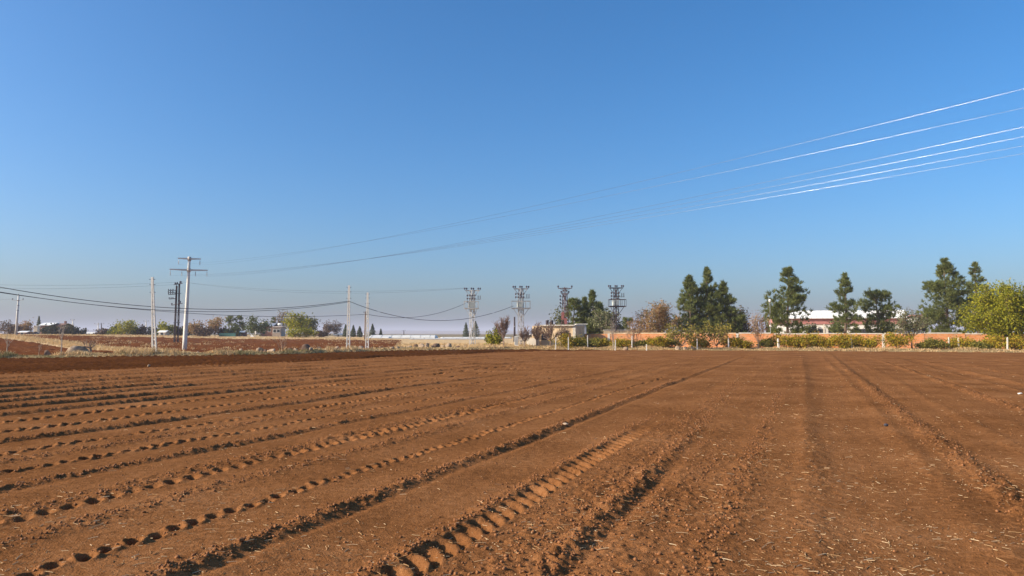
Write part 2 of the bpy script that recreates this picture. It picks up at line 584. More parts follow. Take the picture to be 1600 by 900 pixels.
M['cream'] = plain_mat('cream_wall', (0.64, 0.56, 0.44), 0.12, 1.0, 0.9)
M['dim_cream'] = plain_mat('old_cream_wall', (0.40, 0.32, 0.25), 0.2, 1.0, 0.9)
M['brown_wall'] = plain_mat('brown_brick_wall', (0.26, 0.14, 0.10), 0.25, 2.0, 0.95)
M['roof_white'] = plain_mat('white_sheet_roof', (0.86, 0.84, 0.76), 0.06, 0.7, 0.55)
M['red_sheet'] = plain_mat('faded_red_sheet', (0.44, 0.19, 0.16), 0.2, 1.2, 0.7)
M['glass_dark'] = plain_mat('dark_window_glass', (0.05, 0.055, 0.06), 0.2, 2.0, 0.2, spec=0.5)
M['slate'] = plain_mat('blue_grey_roof', (0.28, 0.31, 0.36), 0.15, 1.0, 0.6)
M['teal'] = plain_mat('teal_sheet', (0.05, 0.15, 0.12), 0.2, 1.0, 0.7)
M['green_film'] = plain_mat('greenhouse_film', (0.70, 0.68, 0.60), 0.08, 0.6, 0.5)
M['hill'] = soil_mat('hill_land', [(0.14, 0.10, 0.07), (0.30, 0.21, 0.13), (0.12, 0.10, 0.07)], 0.0)

# ------------------------------------------------------------------ the ground
def build_ground():
    ys = [3.2]
    while ys[-1] < 14:
        ys.append(ys[-1] * 1.0031)
    while ys[-1] < 26:
        ys.append(ys[-1] * 1.0045)
    while ys[-1] < 95:
        ys.append(ys[-1] * 1.0095)
    while ys[-1] < 400:
        ys.append(ys[-1] * 1.02)
    while ys[-1] < 7500:
        ys.append(ys[-1] * 1.06)
    ys = np.array(ys)
    inner = np.linspace(-0.80, 0.80, 1000)
    outer = 0.80 + (np.linspace(0, 1, 40)[1:] ** 1.6) * 1.4
    ts = np.concatenate([-outer[::-1], inner, outer])
    T, Y = np.meshgrid(ts, ys)
    X = T * (Y + 2.0)
    xf, yf = X.ravel(), Y.ravel()
    d = yf - edge_y(xf)
    inside = d < 0.4
    Z = np.zeros_like(xf)
    zi = field_z(xf[inside], yf[inside])
    amp = 1 - 0.35 * sstep(30, 80, yf[inside])
    darkm = sstep(0, 1.0, yf[inside] - dark_y(xf[inside]))
    wd = (yf[inside] - dark_y(xf[inside])) * 0.5 + 0.7 * (fbm(xf[inside] / 9, yf[inside] / 9, 45, 2) - 0.5)
    zi = zi * amp + darkm * (0.16 * np.sin(wd / 1.3 * 6.283) * (0.5 + fbm(xf[inside] / 5, yf[inside] / 5, 46, 2)) - 0.05 + 0.05 * (fbm(xf[inside] / 0.4, yf[inside] / 0.6, 44, 2) - 0.5))
    Z[inside] = zi
    zo = outside_z(xf, yf)
    k = sstep(-0.3, 0.4, d)
    Z = Z * (1 - k) + zo * k
    V = np.stack([xf, yf, Z], 1)
    nr, nc = Y.shape
    idx = np.arange(nr * nc).reshape(nr, nc)
    Q = np.stack([idx[:-1, :-1], idx[:-1, 1:], idx[1:, 1:], idx[1:, :-1]], -1).reshape(-1, 4)
    cx = V[Q, 0].mean(1); cy = V[Q, 1].mean(1)
    de = cy - edge_y(cx)
    jit = 1.6 * (fbm(cx / 2.5, cy / 2.5, 81, 3) - 0.5)
    zone = np.full(len(Q), 5)
    zone[de < 0] = 0
    zone[(de < 0) & (cy > dark_y(cx) + jit)] = 1
    out = de >= 0
    vw = np.where(cx < -10, 3.0, 9.0)
    ver = out & (de < vw + jit)
    zone[ver] = 2
    rest = out & ~ver
    rr = cx / np.maximum(cy, 1)
    sx = cx - strip_x(cy)
    sw = 2.4 + 0.020 * np.maximum(cy - 60, 0)
    left_f = rest & (sx < -sw + jit) & (cy < 240)
    strip = rest & (np.abs(sx) <= sw + jit * 0.6) & (cy < 240)
    right_f = rest & (sx > sw) & (cy < 185 + 14 * jit) & (rr < -0.150 + 0.0 * cy + 0.05 * sstep(85, 180, cy) * 0 + jit * 0.004)
    tan = rest & (cy < 330) & ~left_f & ~right_f
    zone[tan | strip] = 4
    zone[left_f] = 3
    zone[right_f] = 3
    names = {0: ('field', M['soil']), 1: ('dark_soil_strip', M['dark_soil']), 2: ('verge', M['verge']),
             3: ('ploughed_field', M['soil_far']), 4: ('stubble_field', M['stubble']), 5: ('plain', M['plain'])}
    for z, (nm, mt) in names.items():
        q = Q[zone == z]
        if len(q) == 0:
            continue
        used, inv = np.unique(q, return_inverse=True)
        o = link(nm, mesh_np(nm, V[used], inv.reshape(-1, 4), smooth=True), mt)
        tag(o, None, None, kind='structure')


build_ground()
b = MB()
G = 9000
b.add([(-G, -G, -0.6), (G, -G, -0.6), (G, G, -0.6), (-G, G, -0.6)], [(0, 1, 2, 3)])
tag(b.build('ground', M['plain']), None, None, kind='structure')


def build_hills():
    xs = np.linspace(-7000, 7000, 240)
    ds = np.linspace(0, 1, 14)
    X, D = np.meshgrid(xs, ds)
    Yc = 4300 + D * 2600
    ridge = 16 + 22 * fbm(X / 1300, X * 0 + 2.2, 93, 3) + 9 * fbm(X / 260, Yc / 300, 96, 3)
    Z = -4 + ridge * np.sin(np.clip(D * 1.25, 0, 1) * np.pi / 2) * (1 - 0.6 * sstep(0.85, 1, D))
    V = np.stack([X.ravel(), Yc.ravel(), Z.ravel()], 1)
    idx = np.arange(X.size).reshape(X.shape)
    Q = np.stack([idx[:-1, :-1], idx[:-1, 1:], idx[1:, 1:], idx[1:, :-1]], -1).reshape(-1, 4)
    tag(link('hills', mesh_np('hills', V, Q, True), M['hill']), None, None, kind='structure')


build_hills()

# ------------------------------------------------------------------ clods, straw, grass (uncountable)
RNG = np.random.default_rng(7)
_t = (1 + 5 ** 0.5) / 2
ICO_V = np.array([(-1, _t, 0), (1, _t, 0), (-1, -_t, 0), (1, -_t, 0), (0, -1, _t), (0, 1, _t), (0, -1, -_t), (0, 1, -_t),
                  (_t, 0, -1), (_t, 0, 1), (-_t, 0, -1), (-_t, 0, 1)]) / math.sqrt(1 + _t * _t)
ICO_F = np.array([(0, 11, 5), (0, 5, 1), (0, 1, 7), (0, 7, 10), (0, 10, 11), (1, 5, 9), (5, 11, 4), (11, 10, 2), (10, 7, 6), (7, 1, 8),
                  (3, 9, 4), (3, 4, 2), (3, 2, 6), (3, 6, 8), (3, 8, 9), (4, 9, 5), (2, 4, 11), (6, 2, 10), (8, 6, 7), (9, 8, 1)])


def build_clods():
    P = []; S = []
    dens = {'furrow': 110, 'lug': 120, 'rough': 80, 'pits': 14, 'lane': 5}
    for (u0, kind, w, dep, sp, va, vb) in TRACKS:
        vmax = min(vb, 28)
        n = int(dens[kind] * (vmax - 3) * (1.6 if kind == 'rough' and w > 0.5 else 1))
        v = 3 + (vmax - 3) * RNG.random(n) ** 1.5
        side = RNG.normal(size=n) * w * 0.45
        if kind == 'lug':
            side = np.where(RNG.random(n) < 0.8, -1, 1) * (w * 0.62 + np.abs(RNG.normal(size=n)) * 0.11)
        if kind == 'furrow':
            side = side - w * 0.55
        u = wander(u0, v) + side
        P.append(np.stack([u * _P[0] + v * _D[0], u * _P[1] + v * _D[1]], 1))
        S.append(0.004 + 0.015 * RNG.random(n) ** 2.2)
    n = 6000
    y = 4.5 + 20 * RNG.random(n) ** 1.6
    x = (RNG.random(n) * 2 - 1) * (y * 0.8 + 1)
    P.append(np.stack([x, y], 1)); S.append(0.003 + 0.010 * RNG.random(n) ** 3)
    P = np.concatenate(P); S = np.concatenate(S)
    ok = (P[:, 1] > 3.6) & (np.abs(P[:, 0]) < P[:, 1] * 0.85 + 1.5)
    P = P[ok]; S = S[ok]
    n = len(P)
    z = field_z(P[:, 0].copy(), P[:, 1].copy())
    J = ICO_V[None] * (0.72 + 0.5 * RNG.random((n, 12, 1)))
    J = J * S[:, None, None] * np.array([1, 1, 0.8]) * (0.75 + 0.6 * RNG.random((n, 1, 3)))
    a = RNG.random(n) * 6.283
    ca, sa = np.cos(a)[:, None], np.sin(a)[:, None]
    X = J[..., 0] * ca - J[..., 1] * sa; Y = J[..., 0] * sa + J[..., 1] * ca
    V = np.stack([X + P[:, 0:1], Y + P[:, 1:2], J[..., 2] + (z + S * 0.35)[:, None]], -1).reshape(-1, 3)
    Fq = (ICO_F[None] + (np.arange(n) * 12)[:, None, None]).reshape(-1, 3)
    o = link('soil_clods', mesh_np('soil_clods', V, Fq), M['clod'])
    tag(o, 'loose red brown clods strewn along the wheel tracks and furrows of the field', 'clods', kind='stuff')


build_clods()


def build_straw():
    n = 19000
    py = 548 + (930 - 548) * RNG.random(n) ** 1.05
    y = CAM_H * F_PX / (py - 521)
    x = (RNG.random(n) * 2 - 1) * (y * 0.78 + 1)
    clump = fbm(x / 1.3, y / 1.3, 101, 2)
    u = x * _P[0] + y * _P[1]
    keep = (RNG.random(n) < 0.16 + 0.8 * np.clip(clump - 0.46, 0, 1) / 0.16) & (y < edge_y(x) - 1) & (y < dark_y(x))
    keep &= RNG.random(n) < np.where(u > -2.5, 1.0, 0.55)
    x, y = x[keep], y[keep]
    n = len(x)
    L = 0.009 + 0.10 * RNG.random(n) ** 4.0
    L[RNG.random(n) < 0.03] *= 1.6
    w = 0.0014 + 0.0018 * RNG.random(n)
    w *= 1 + sstep(10, 40, y) * 1.2
    a = RNG.normal(size=n) * 1.1
    z = field_z(x.copy(), y.copy()) + 0.001 + 0.008 * RNG.random(n)
    tilt = RNG.normal(size=n) * 0.10
    bend = RNG.normal(size=n) * 0.12
    V = []
    secs = []
    for t in (-0.5, 0.0, 0.5):
        aa = a + bend * t
        cx = x + np.cos(aa) * L * t; cy = y + np.sin(aa) * L * t
        cz = z + np.sin(tilt) * L * t + 0.003 * (1 - 4 * t * t) * (L > 0.08) + np.maximum(0, -np.sin(tilt) * L * 0)
        nx, ny = -np.sin(aa), np.cos(aa)
        secs.append([np.stack([cx + nx * w, cy + ny * w, cz - w * 0.5], 1), np.stack([cx, cy, cz + w * 1.2], 1),
                     np.stack([cx - nx * w, cy - ny * w, cz - w * 0.5], 1)])
    V = np.stack([p for s in secs for p in s], 1).reshape(-1, 3)
    base = []
    for s in (0, 1):
        for k in range(3):
            base.append((s * 3 + k, s * 3 + (k + 1) % 3, (s + 1) * 3 + (k + 1) % 3, (s + 1) * 3 + k))
    Fq = (np.array(base)[None] + (np.arange(n) * 9)[:, None, None]).reshape(-1, 4)
    o = link('straw_litter', mesh_np('straw_litter', V, Fq), M['straw'])
    tag(o, 'broken bits of pale straw scattered over the bare soil', 'straw', kind='stuff')


build_straw()


def grass_mesh(x, y, z, h, rng, blades=9, spread=0.12, wid=0.02):
    n = len(x)
    N = n * blades
    X = np.repeat(x, blades) + rng.normal(size=N) * spread
    Y = np.repeat(y, blades) + rng.normal(size=N) * spread
    Zb = np.repeat(z, blades) - 0.03
    Hh = np.repeat(h, blades) * (0.5 + 0.7 * rng.random(N))
    a = rng.random(N) * 6.283
    lean = Hh * (0.2 + 0.6 * rng.random(N))
    la = rng.random(N) * 6.283
    w = wid * (0.6 + 0.8 * rng.random(N))
    dx, dy = np.cos(a) * w, np.sin(a) * w
    mx, my = X + np.cos(la) * lean * 0.35, Y + np.sin(la) * lean * 0.35
    tx, ty = X + np.cos(la) * lean, Y + np.sin(la) * lean
    V = np.stack([np.stack([X - dx, Y - dy, Zb], 1), np.stack([X + dx, Y + dy, Zb], 1),
                  np.stack([mx + dx * .7, my + dy * .7, Zb + Hh * 0.6], 1), np.stack([mx - dx * .7, my - dy * .7, Zb + Hh * 0.6], 1),
                  np.stack([tx, ty, Zb + Hh], 1)], 1).reshape(-1, 3)
    Fq = (np.array([(0, 1, 2), (0, 2, 3), (3, 2, 4)])[None] + (np.arange(N) * 5)[:, None, None]).reshape(-1, 3)
    return V, Fq


def build_grass():
    rng = np.random.default_rng(11)
    # verge along the left edge and along the fence on the right
    n = 5200
    x = rng.uniform(-75, 62, n)
    vw = np.where(x < -10, 2.6, 3.2)
    y = edge_y(x) + 0.1 + vw * rng.random(n) ** 1.3
    cl = fbm(x / 1.6, y / 1.6, 120, 2)
    h = np.where(x < -10, 0.14 + 1.25 * np.clip(cl - 0.42, 0, 1), 0.12 + 0.35 * np.clip(cl - 0.35, 0, 1))
    green = ((fbm(x / 3, y / 3, 130, 2) > 0.57) & (x < -8)) | (rng.random(n) < 0.07)
    z = ground_z(x, y)
    V, Fq = grass_mesh(x[~green], y[~green], z[~green], h[~green], rng, 9, 0.14, 0.022)
    tag(link('dry_grass', mesh_np('dry_grass', V, Fq), M['dry_grass']), 'dry straw coloured grass along the edge of the field', 'grass', kind='stuff')
    V, Fq = grass_mesh(x[green], y[green], z[green], h[green] * 0.7, rng, 9, 0.16, 0.022)
    tag(link('verge_grass', mesh_np('verge_grass', V, Fq), M['green_grass']), 'low grey green weeds on the bank along the left field edge', 'weeds', kind='stuff')
    # strip between ploughed fields, band at the far side, dry patch in the middle
    n = 2600
    y = 70 + 110 * rng.random(n) ** 1.2
    x = strip_x(y) + rng.normal(size=n) * (0.8 + 0.008 * np.maximum(y - 60, 0))
    n2 = 1600
    y2 = rng.uniform(86, 112, n2); x2 = rng.uniform(-0.155, 0.10, n2) * y2
    n3 = 1500
    y3 = rng.uniform(186, 215, n3); x3 = rng.uniform(-0.72, -0.16, n3) * y3
    n4 = 1500
    y4 = 72 + 110 * rng.random(n4) ** 0.9; x4 = rng.uniform(-0.70, -0.15, n4) * y4
    k4 = (fbm(x4 / 6, y4 / 12, 140, 2) > 0.5) & (x4 > strip_x(y4))
    X = np.concatenate([x, x2, x3, x4[k4]]); Y = np.concatenate([y, y2, y3, y4[k4]])
    ok = Y > edge_y(X) + 1.5
    X, Y = X[ok], Y[ok]
    V, Fq = grass_mesh(X, Y, ground_z(X, Y), np.where(np.arange(len(X)) < n + n2 + n3 - 200, 0.3, 0.13) + 0.2 * rng.random(len(X)) ** 2, rng, 7, 0.3, 0.035)
    tag(link('stubble_grass', mesh_np('stubble_grass', V, Fq), M['dry_grass']), 'tan dry grass in strips between the far ploughed fields', 'grass', kind='stuff')


build_grass()

# ------------------------------------------------------------------ trees
def leaf_quads(P, size, rng, aspect=0.6, flat=0.0):
    """one small folded leaf-like quad per point"""
    n = len(P)
    a = rng.normal(size=(n, 3)); a /= np.linalg.norm(a, axis=1, keepdims=True)
    bvec = rng.normal(size=(n, 3))
    if flat:
        a[:, 2] *= (1 - flat); a /= np.linalg.norm(a, axis=1, keepdims=True)
    bvec -= a * (a * bvec).sum(1, keepdims=True); bvec /= np.linalg.norm(bvec, axis=1, keepdims=True)
    s = (size * (0.6 + 0.8 * rng.random(n)))[:, None]
    w = s * aspect
    V = np.stack([P - a * s * 0.5, P + bvec * w * 0.5, P + a * s * 0.5, P - bvec * w * 0.5], 1).reshape(-1, 3)
    Fq = (np.array([(0, 1, 2, 3)])[None] + (np.arange(n) * 4)[:, None, None]).reshape(-1, 4)
    return V, Fq


def needle_quads(C, D, rng, per=12, length=0.35, w=0.045):
    """sprays of needles round points C pointing along D"""
    n = len(C)
    N = n * per
    c = np.repeat(C, per, 0) + rng.normal(size=(N, 3)) * length * 0.22
    d = np.repeat(D, per, 0) + rng.normal(size=(N, 3)) * 0.6
    d /= np.linalg.norm(d, axis=1, keepdims=True)
    s = np.cross(d, rng.normal(size=(N, 3))); s /= np.linalg.norm(s, axis=1, keepdims=True)
    L = (length * (0.6 + 0.8 * rng.random(N)))[:, None]
    ww = w * (0.7 + 0.6 * rng.random(N))[:, None]
    V = np.stack([c - s * ww, c + s * ww, c + d * L + s * ww * 0.5, c + d * L - s * ww * 0.5], 1).reshape(-1, 3)
    Fq = (np.array([(0, 1, 2, 3)])[None] + (np.arange(N) * 4)[:, None, None]).reshape(-1, 4)
    return V, Fq


def pine(px, Y, top, wpx, label, seed, dense=1.0, mat='pine', z_low=0.12, profile=None, tips=1, cat='tree', group='pine trees behind the brick wall', irregular=0.35, lean=0.0, name='pine_tree'):
    rng = np.random.default_rng(seed)
    base = Vector((px_x(px, Y), Y, gz(px_x(px, Y), Y)))
    H = at(px, top, Y).z - base.z
    R = wpx * m_per_px(Y) * 0.5
    t = thing(name, label, cat, base, group)
    mb = MB()
    bends = [(lean * H * k * k + 0.12 * math.sin(k * 5 + seed), 0.1 * math.cos(k * 4 + seed), H * k) for k in np.linspace(0, 1, 8)]
    mb.tube(bends, [max(0.02, H * 0.020 * (1 - k) + 0.02) for k in np.linspace(0, 1, 8)], 7)
    profile = profile or [(0, 0.55), (0.12, 0.9), (0.3, 1.0), (0.5, 0.78), (0.7, 0.5), (0.85, 0.3), (1, 0.08)]
    px_, py_ = zip(*profile)
    nl = int(34 * dense + H * 3.0)
    C = []; D = []
    heights = np.sort(rng.random(nl)) * (1 - z_low) + z_low
    heights = np.concatenate([heights, np.linspace(0.86, 0.99, 6)])
    for k in heights:
        az = rng.random() * 6.283
        reach = R * np.interp((k - z_low) / (1 - z_low), px_, py_) * (1 - irregular + 1.5 * irregular * rng.random())
        up = 0.15 + 0.75 * k + rng.normal() * 0.12
        ox = np.interp(k, np.linspace(0, 1, 8), [p[0] for p in bends]); oy = np.interp(k, np.linspace(0, 1, 8), [p[1] for p in bends])
        o = np.array([ox, oy, k * H])
        d = np.array([math.cos(az), math.sin(az), up]); 
        tip = o + np.array([math.cos(az) * reach, math.sin(az) * reach, min(up * reach * 0.6, H * 1.02 - k * H)])
        midp = (o + tip) / 2 + np.array([0, 0, -0.06 * reach])
        if reach > 0.3:
            mb.tube([o, midp, tip], [0.012 * H * 0.35 * (1.2 - k) + 0.008, 0.02, 0.008], 4, cap=False)
        nt = max(2, int((1.6 + reach * 2.6) * (0.6 + 0.4 * dense)))
        for j in range(nt):
            s = 1.02 if j == 0 else 0.30 + 0.75 * rng.random() ** 0.6
            p = o * (1 - s) + tip * s + np.array([0, 0, -0.05 * reach * math.sin(s * 3.1)])
            if j:
                p = p + rng.normal(size=3) * (0.04 + 0.13 * reach) * np.array([1, 1, 0.8])
            dd = np.array([math.cos(az), math.sin(az), 0.7 + up]) + rng.normal(size=3) * 0.25
            C.append(p); D.append(dd / np.linalg.norm(dd))
    C = np.array(C); D = np.array(D)
    V, Fq = needle_quads(C, D, rng, 22, 0.34, 0.032)
    mb.build('trunk', M['bark'], t)
    link('crown', mesh_np('crown', V, Fq), M[mat], t)
    return t


def cypress(px, Y, top, wpx, label, seed, group):
    rng = np.random.default_rng(seed)
    x = px_x(px, Y)
    base = Vector((x, Y, gz(x, Y)))
    H = at(px, top, Y).z - base.z
    R = wpx * m_per_px(Y) * 0.5
    t = thing('cypress_tree', label, 'tree', base, group)
    MB().tube([(0, 0, 0), (0.05, 0, H * 0.5), (0, 0, H * 0.92)], [0.12, 0.08, 0.02], 6).build('trunk', M['bark'], t)
    n = 1500
    k = rng.random(n) ** 1.3
    lump = 0.75 + 0.5 * vnoise(k * 9 + seed, rng.integers(0, 4, n) + 0.0, seed)
    r = R * np.interp(k, [0, 0.12, 0.4, 0.75, 1], [0.7, 1.0, 0.85, 0.42, 0.05]) * np.sqrt(rng.random(n)) * lump
    a = rng.random(n) * 6.283
    P = np.stack([np.cos(a) * r, np.sin(a) * r, 0.06 * H + k * 0.94 * H], 1)
    V, Fq = leaf_quads(P, 0.42, rng, 0.4)
    link('crown', mesh_np('crown', V, Fq), M['pine_grey'], t)
    return t


def branch_skeleton(rng, H, R, trunk_h, n_main, spread_up=0.5, curve=0.2, sub=5, subsub=3, r0=None, lean=(0, 0)):
    """list of (points, radii) and the tip points, in metres from the tree's foot"""
    r0 = r0 or 0.02 * H
    segs = [([(0, 0, 0), (lean[0] * .5, lean[1] * .5, trunk_h * 0.5), (lean[0], lean[1], trunk_h)], [r0 * 1.25, r0, r0 * 0.85])]
    tips = []
    top = np.array([lean[0], lean[1], trunk_h])
    for i in range(n_main):
        az = i * 2.39996 + rng.random() * 0.9
        k = rng.random()
        rr = R * (0.25 + 0.7 * k)
        hz = trunk_h + (H - trunk_h) * (1 - 0.55 * k * k) * (0.75 + 0.25 * rng.random())
        tip = np.array([math.cos(az) * rr, math.sin(az) * rr, hz])
        mid = top * 0.5 + tip * 0.5 + np.array([math.cos(az) * rr * curve, math.sin(az) * rr * curve, -0.02 * H]) + rng.normal(size=3) * 0.04 * H
        segs.append(([top - np.array([0, 0, trunk_h * 0.12 * rng.random()]), mid, tip], [r0 * 0.6, r0 * 0.38, r0 * 0.12]))
        for j in range(sub):
            s = 0.25 + 0.75 * rng.random()
            q = (1 - s) ** 2 * top + 2 * s * (1 - s) * mid + s * s * tip
            dirv = tip - top; dirv = dirv / np.linalg.norm(dirv) + rng.normal(size=3) * 0.6 + np.array([0, 0, spread_up])
            dirv /= np.linalg.norm(dirv)
            L = (0.16 + 0.2 * rng.random()) * H * 0.8
            t2 = q + dirv * L
            segs.append(([q, q + dirv * L * 0.5 + rng.normal(size=3) * 0.03 * L, t2], [r0 * 0.28, r0 * 0.16, r0 * 0.07]))
            tips.append((q + t2) / 2); tips.append(t2)
            for m in range(subsub):
                s2 = 0.2 + 0.8 * rng.random()
                q2 = q + dirv * L * s2
                d2 = dirv + rng.normal(size=3) * 0.6 + np.array([0, 0, spread_up * 0.6]); d2 /= np.linalg.norm(d2)
                t3 = q2 + d2 * L * (0.3 + 0.4 * rng.random())
                segs.append(([q2, t3], [r0 * 0.12, r0 * 0.05]))
                tips.append(t3)
        tips.append(tip)
    return segs, np.array(tips)


def broadleaf(px, Y, top, wpx, label, seed, mat, name='leafy_tree', cat='tree', group=None, trunk_frac=0.22, n_main=8, leaves=14, lsize=0.28,
              bark='bark', sub=5, subsub=3, clump=0.35, base_py=None, low=0.0, spread_up=0.35, minr=0.012):
    rng = np.random.default_rng(seed)
    x = px_x(px, Y)
    base = Vector((x, Y, gz(x, Y)))
    H = at(px, top, Y).z - base.z
    R = wpx * m_per_px(Y) * 0.5
    t = thing(name, label, cat, base, group)
    segs, tips = branch_skeleton(rng, H * 0.93, R * 0.85, H * trunk_frac, n_main, spread_up, 0.2, sub, subsub)
    # keep the crown inside its size
    tips[:, 2] = np.clip(tips[:, 2], H * low, H)
    rr = np.hypot(tips[:, 0], tips[:, 1]); k = np.minimum(1, R * 1.05 / np.maximum(rr, 1e-3))
    tips[:, 0] *= k; tips[:, 1] *= k
    mb = MB()
    for pts, rad in segs:
        mb.tube(pts, [max(r, minr) for r in rad], 4 if max(rad) < 0.05 else 6, cap=False)
    mb.build('trunk', M[bark], t)
    if leaves:
        P = np.repeat(tips, leaves, 0) + rng.normal(size=(len(tips) * leaves, 3)) * clump * np.array([1, 1, 0.8])
        P = P[P[:, 2] > 0.03]
        V, Fq = leaf_quads(P, lsize, rng, 0.65)
        link('crown', mesh_np('crown', V, Fq), M[mat], t)
    return t


def bare_tree(px, Y, top, wpx, label, seed, group=None, trunk_frac=0.25, n_main=7, sub=6, subsub=5, mat='grey_twig', name='bare_tree', cat='tree', minr=0.010, r0=None, leaves=0, leafmat=None, lean=(0, 0)):
    rng = np.random.default_rng(seed)
    x = px_x(px, Y)
    base = Vector((x, Y, gz(x, Y)))
    H = at(px, top, Y).z - base.z
    R = wpx * m_per_px(Y) * 0.5
    t = thing(name, label, cat, base, group)
    segs, tips = branch_skeleton(rng, H * 0.92, R * 0.8, H * trunk_frac, n_main, 0.7, 0.25, sub, subsub, r0, lean)
    tr = MB(); cr = MB()
    for i, (pts, rad) in enumerate(segs):
        (tr if i == 0 else cr).tube(pts, [max(r, minr) for r in rad], 6 if i == 0 else 3, cap=False)
    tr.build('trunk', M[mat], t)
    cr.build('branches', M[mat], t)
    if leaves:
        P = np.repeat(tips, leaves, 0) + rng.normal(size=(len(tips) * leaves, 3)) * 0.16
        V, Fq = leaf_quads(P, 0.14, rng, 0.6)
        link('crown', mesh_np('crown', V, Fq), M[leafmat], t)
    return t


def bush(px, Y, top, wpx, label, seed, mat, name='bush', cat='bush', group=None, lsize=0.2, n=900, clumps=16, stem='bark'):
    rng = np.random.default_rng(seed)
    x = px_x(px, Y)
    base = Vector((x, Y, gz(x, Y)))
    H = max(0.4, at(px, top, Y).z - base.z)
    R = wpx * m_per_px(Y) * 0.5
    t = thing(name, label, cat, base, group)
    c = rng.normal(size=(clumps, 3)); c /= np.linalg.norm(c, axis=1, keepdims=True)
    c *= rng.random((clumps, 1)) ** 0.4
    c = c * np.array([R * 0.85, min(R, 1.6) * 0.85, H * 0.42]) + np.array([0, 0, H * 0.5])
    P = c[rng.integers(0, clumps, n)] + rng.normal(size=(n, 3)) * np.array([R, min(R, 1.6), H]) * 0.16
    P = P[(P[:, 2] > 0.02)]
    V, Fq = leaf_quads(P, lsize, rng, 0.7)
    mb = MB()
    for q in c[:10]:
        mb.tube([(0.1 * q[0], 0.1 * q[1], 0), (0.6 * q[0], 0.6 * q[1], 0.55 * q[2]), q], [0.025, 0.018, 0.01], 4, cap=False)
    mb.build('stems', M[stem], t)
    link('crown', mesh_np('crown', V, Fq), M[mat], t)
    return t


# -- conifers behind the brick wall
DENSE = [(0, 0.8), (0.15, 1.0), (0.33, 0.92), (0.5, 0.66), (0.65, 0.42), (0.8, 0.24), (0.9, 0.13), (1, 0.03)]
OPEN = [(0, 0.7), (0.2, 1.0), (0.4, 0.9), (0.58, 0.68), (0.75, 0.42), (0.9, 0.2), (1, 0.05)]
pine(1079, 104, 432, 62, 'left and second tallest of the three dark pines crowded together behind the wall', 1, 2.0, profile=DENSE, irregular=0.42)
pine(1106, 105, 419, 62, 'tallest pine, middle of the three crowded together behind the wall', 2, 2.2, profile=DENSE, irregular=0.42)
pine(1130, 104, 442, 60, 'right and shortest of the three dark pines crowded together behind the wall', 3, 2.0, profile=DENSE, irregular=0.42)
pine(1232, 98, 420, 70, 'open layered pine standing alone before the left end of the white roof', 4, 1.9, profile=OPEN, irregular=0.45, z_low=0.10)
pine(1322, 108, 430, 54, 'thin sparse pine rising in front of the middle of the white roof', 5, 1.5, profile=[(0, 0.9), (0.2, 1.0), (0.40, 0.95), (0.5, 0.5), (0.7, 0.40), (0.88, 0.22), (1, 0.06)], irregular=0.45, z_low=0.16)
pine(1371, 110, 459, 54, 'squat bushy pine with several tops before the right part of the white roof', 6, 1.6, profile=[(0, 0.7), (0.3, 1.0), (0.6, 1.0), (0.85, 0.7), (1, 0.25)], irregular=0.5, z_low=0.14)
pine(1480, 102, 407, 74, 'broad dense pine left of the yellow green tree', 7, 2.6, profile=[(0, 0.85), (0.2, 1.0), (0.42, 0.92), (0.6, 0.62), (0.78, 0.36), (0.9, 0.2), (1, 0.05)], irregular=0.40)
pine(1528, 112, 412, 48, 'slender pine with ragged top just behind the yellow green tree', 8, 1.9, profile=OPEN, irregular=0.45, mat='pine')
# conifers left of the lattice tower
pine(897, 112, 470, 30, 'small dark conifer beside the red and black pylon', 9, 1.2, profile=[(0, 0.9), (0.4, 1.0), (0.8, 0.7), (1, 0.3)], group='conifers behind the plastered block')
pine(913, 114, 466, 30, 'narrow dark conifer left of the tallest one behind the plastered block', 10, 1.2, profile=DENSE, group='conifers behind the plastered block')
pine(926, 112, 456, 42, 'tallest dark conifer behind the right end of the plastered block', 11, 2.0, profile=DENSE, group='conifers behind the plastered block')
pine(938, 115, 474, 34, 'dark conifer tucked behind the pale olive green tree', 12, 1.5, profile=DENSE, group='conifers behind the plastered block')
broadleaf(948, 104, 483, 44, 'pale grey green tree with light branches left of the tall transformer tower', 13, 'olive', trunk_frac=0.15, bark='pale_bark', n_main=9, leaves=10, lsize=0.26, low=0.1)
bush(874, 116, 489, 32, 'olive brown bush on the left foot of the red and black pylon', 14, 'olive', n=1300, lsize=0.3)
pine(980, 125, 500, 26, 'small green tree between the transformer tower and the autumn trees', 15, 0.9, profile=[(0, 0.9), (0.4, 1.0), (0.8, 0.7), (1, 0.3)], group='small trees behind the wall')
bush(966, 112, 512, 30, 'dark bush behind the wall at the foot of the transformer tower', 16, 'dark_leaf', n=1300, lsize=0.3)
# autumn trees
broadleaf(1032, 103, 473, 60, 'orange brown autumn tree left of the three crowded pines', 17, 'autumn', trunk_frac=0.1, n_main=12, leaves=14, lsize=0.22, low=0.03, bark='tan_twig', minr=0.006)
broadleaf(1008, 100, 487, 44, 'thinner tan autumn tree left of the orange brown one', 18, 'autumn', trunk_frac=0.1, n_main=10, leaves=9, lsize=0.2, low=0.03, bark='tan_twig', minr=0.006)
broadleaf(1150, 108, 474, 30, 'tan and yellow autumn tree at the right side of the three crowded pines', 19, 'tan_leaf', trunk_frac=0.12, n_main=8, leaves=9, lsize=0.26, low=0.05)
bush(1168, 106, 504, 34, 'brownish bush behind the wall right of the three crowded pines', 20, 'brown_leaf', n=1100, lsize=0.28)
bush(1203, 104, 506, 18, 'small reddish brown bush at the left foot of the lone layered pine', 21, 'brown_leaf', n=700, lsize=0.26)
bush(1268, 116, 509, 20, 'dark green shrub against the white wall right of the lone layered pine', 22, 'dark_leaf', n=1300, lsize=0.3)
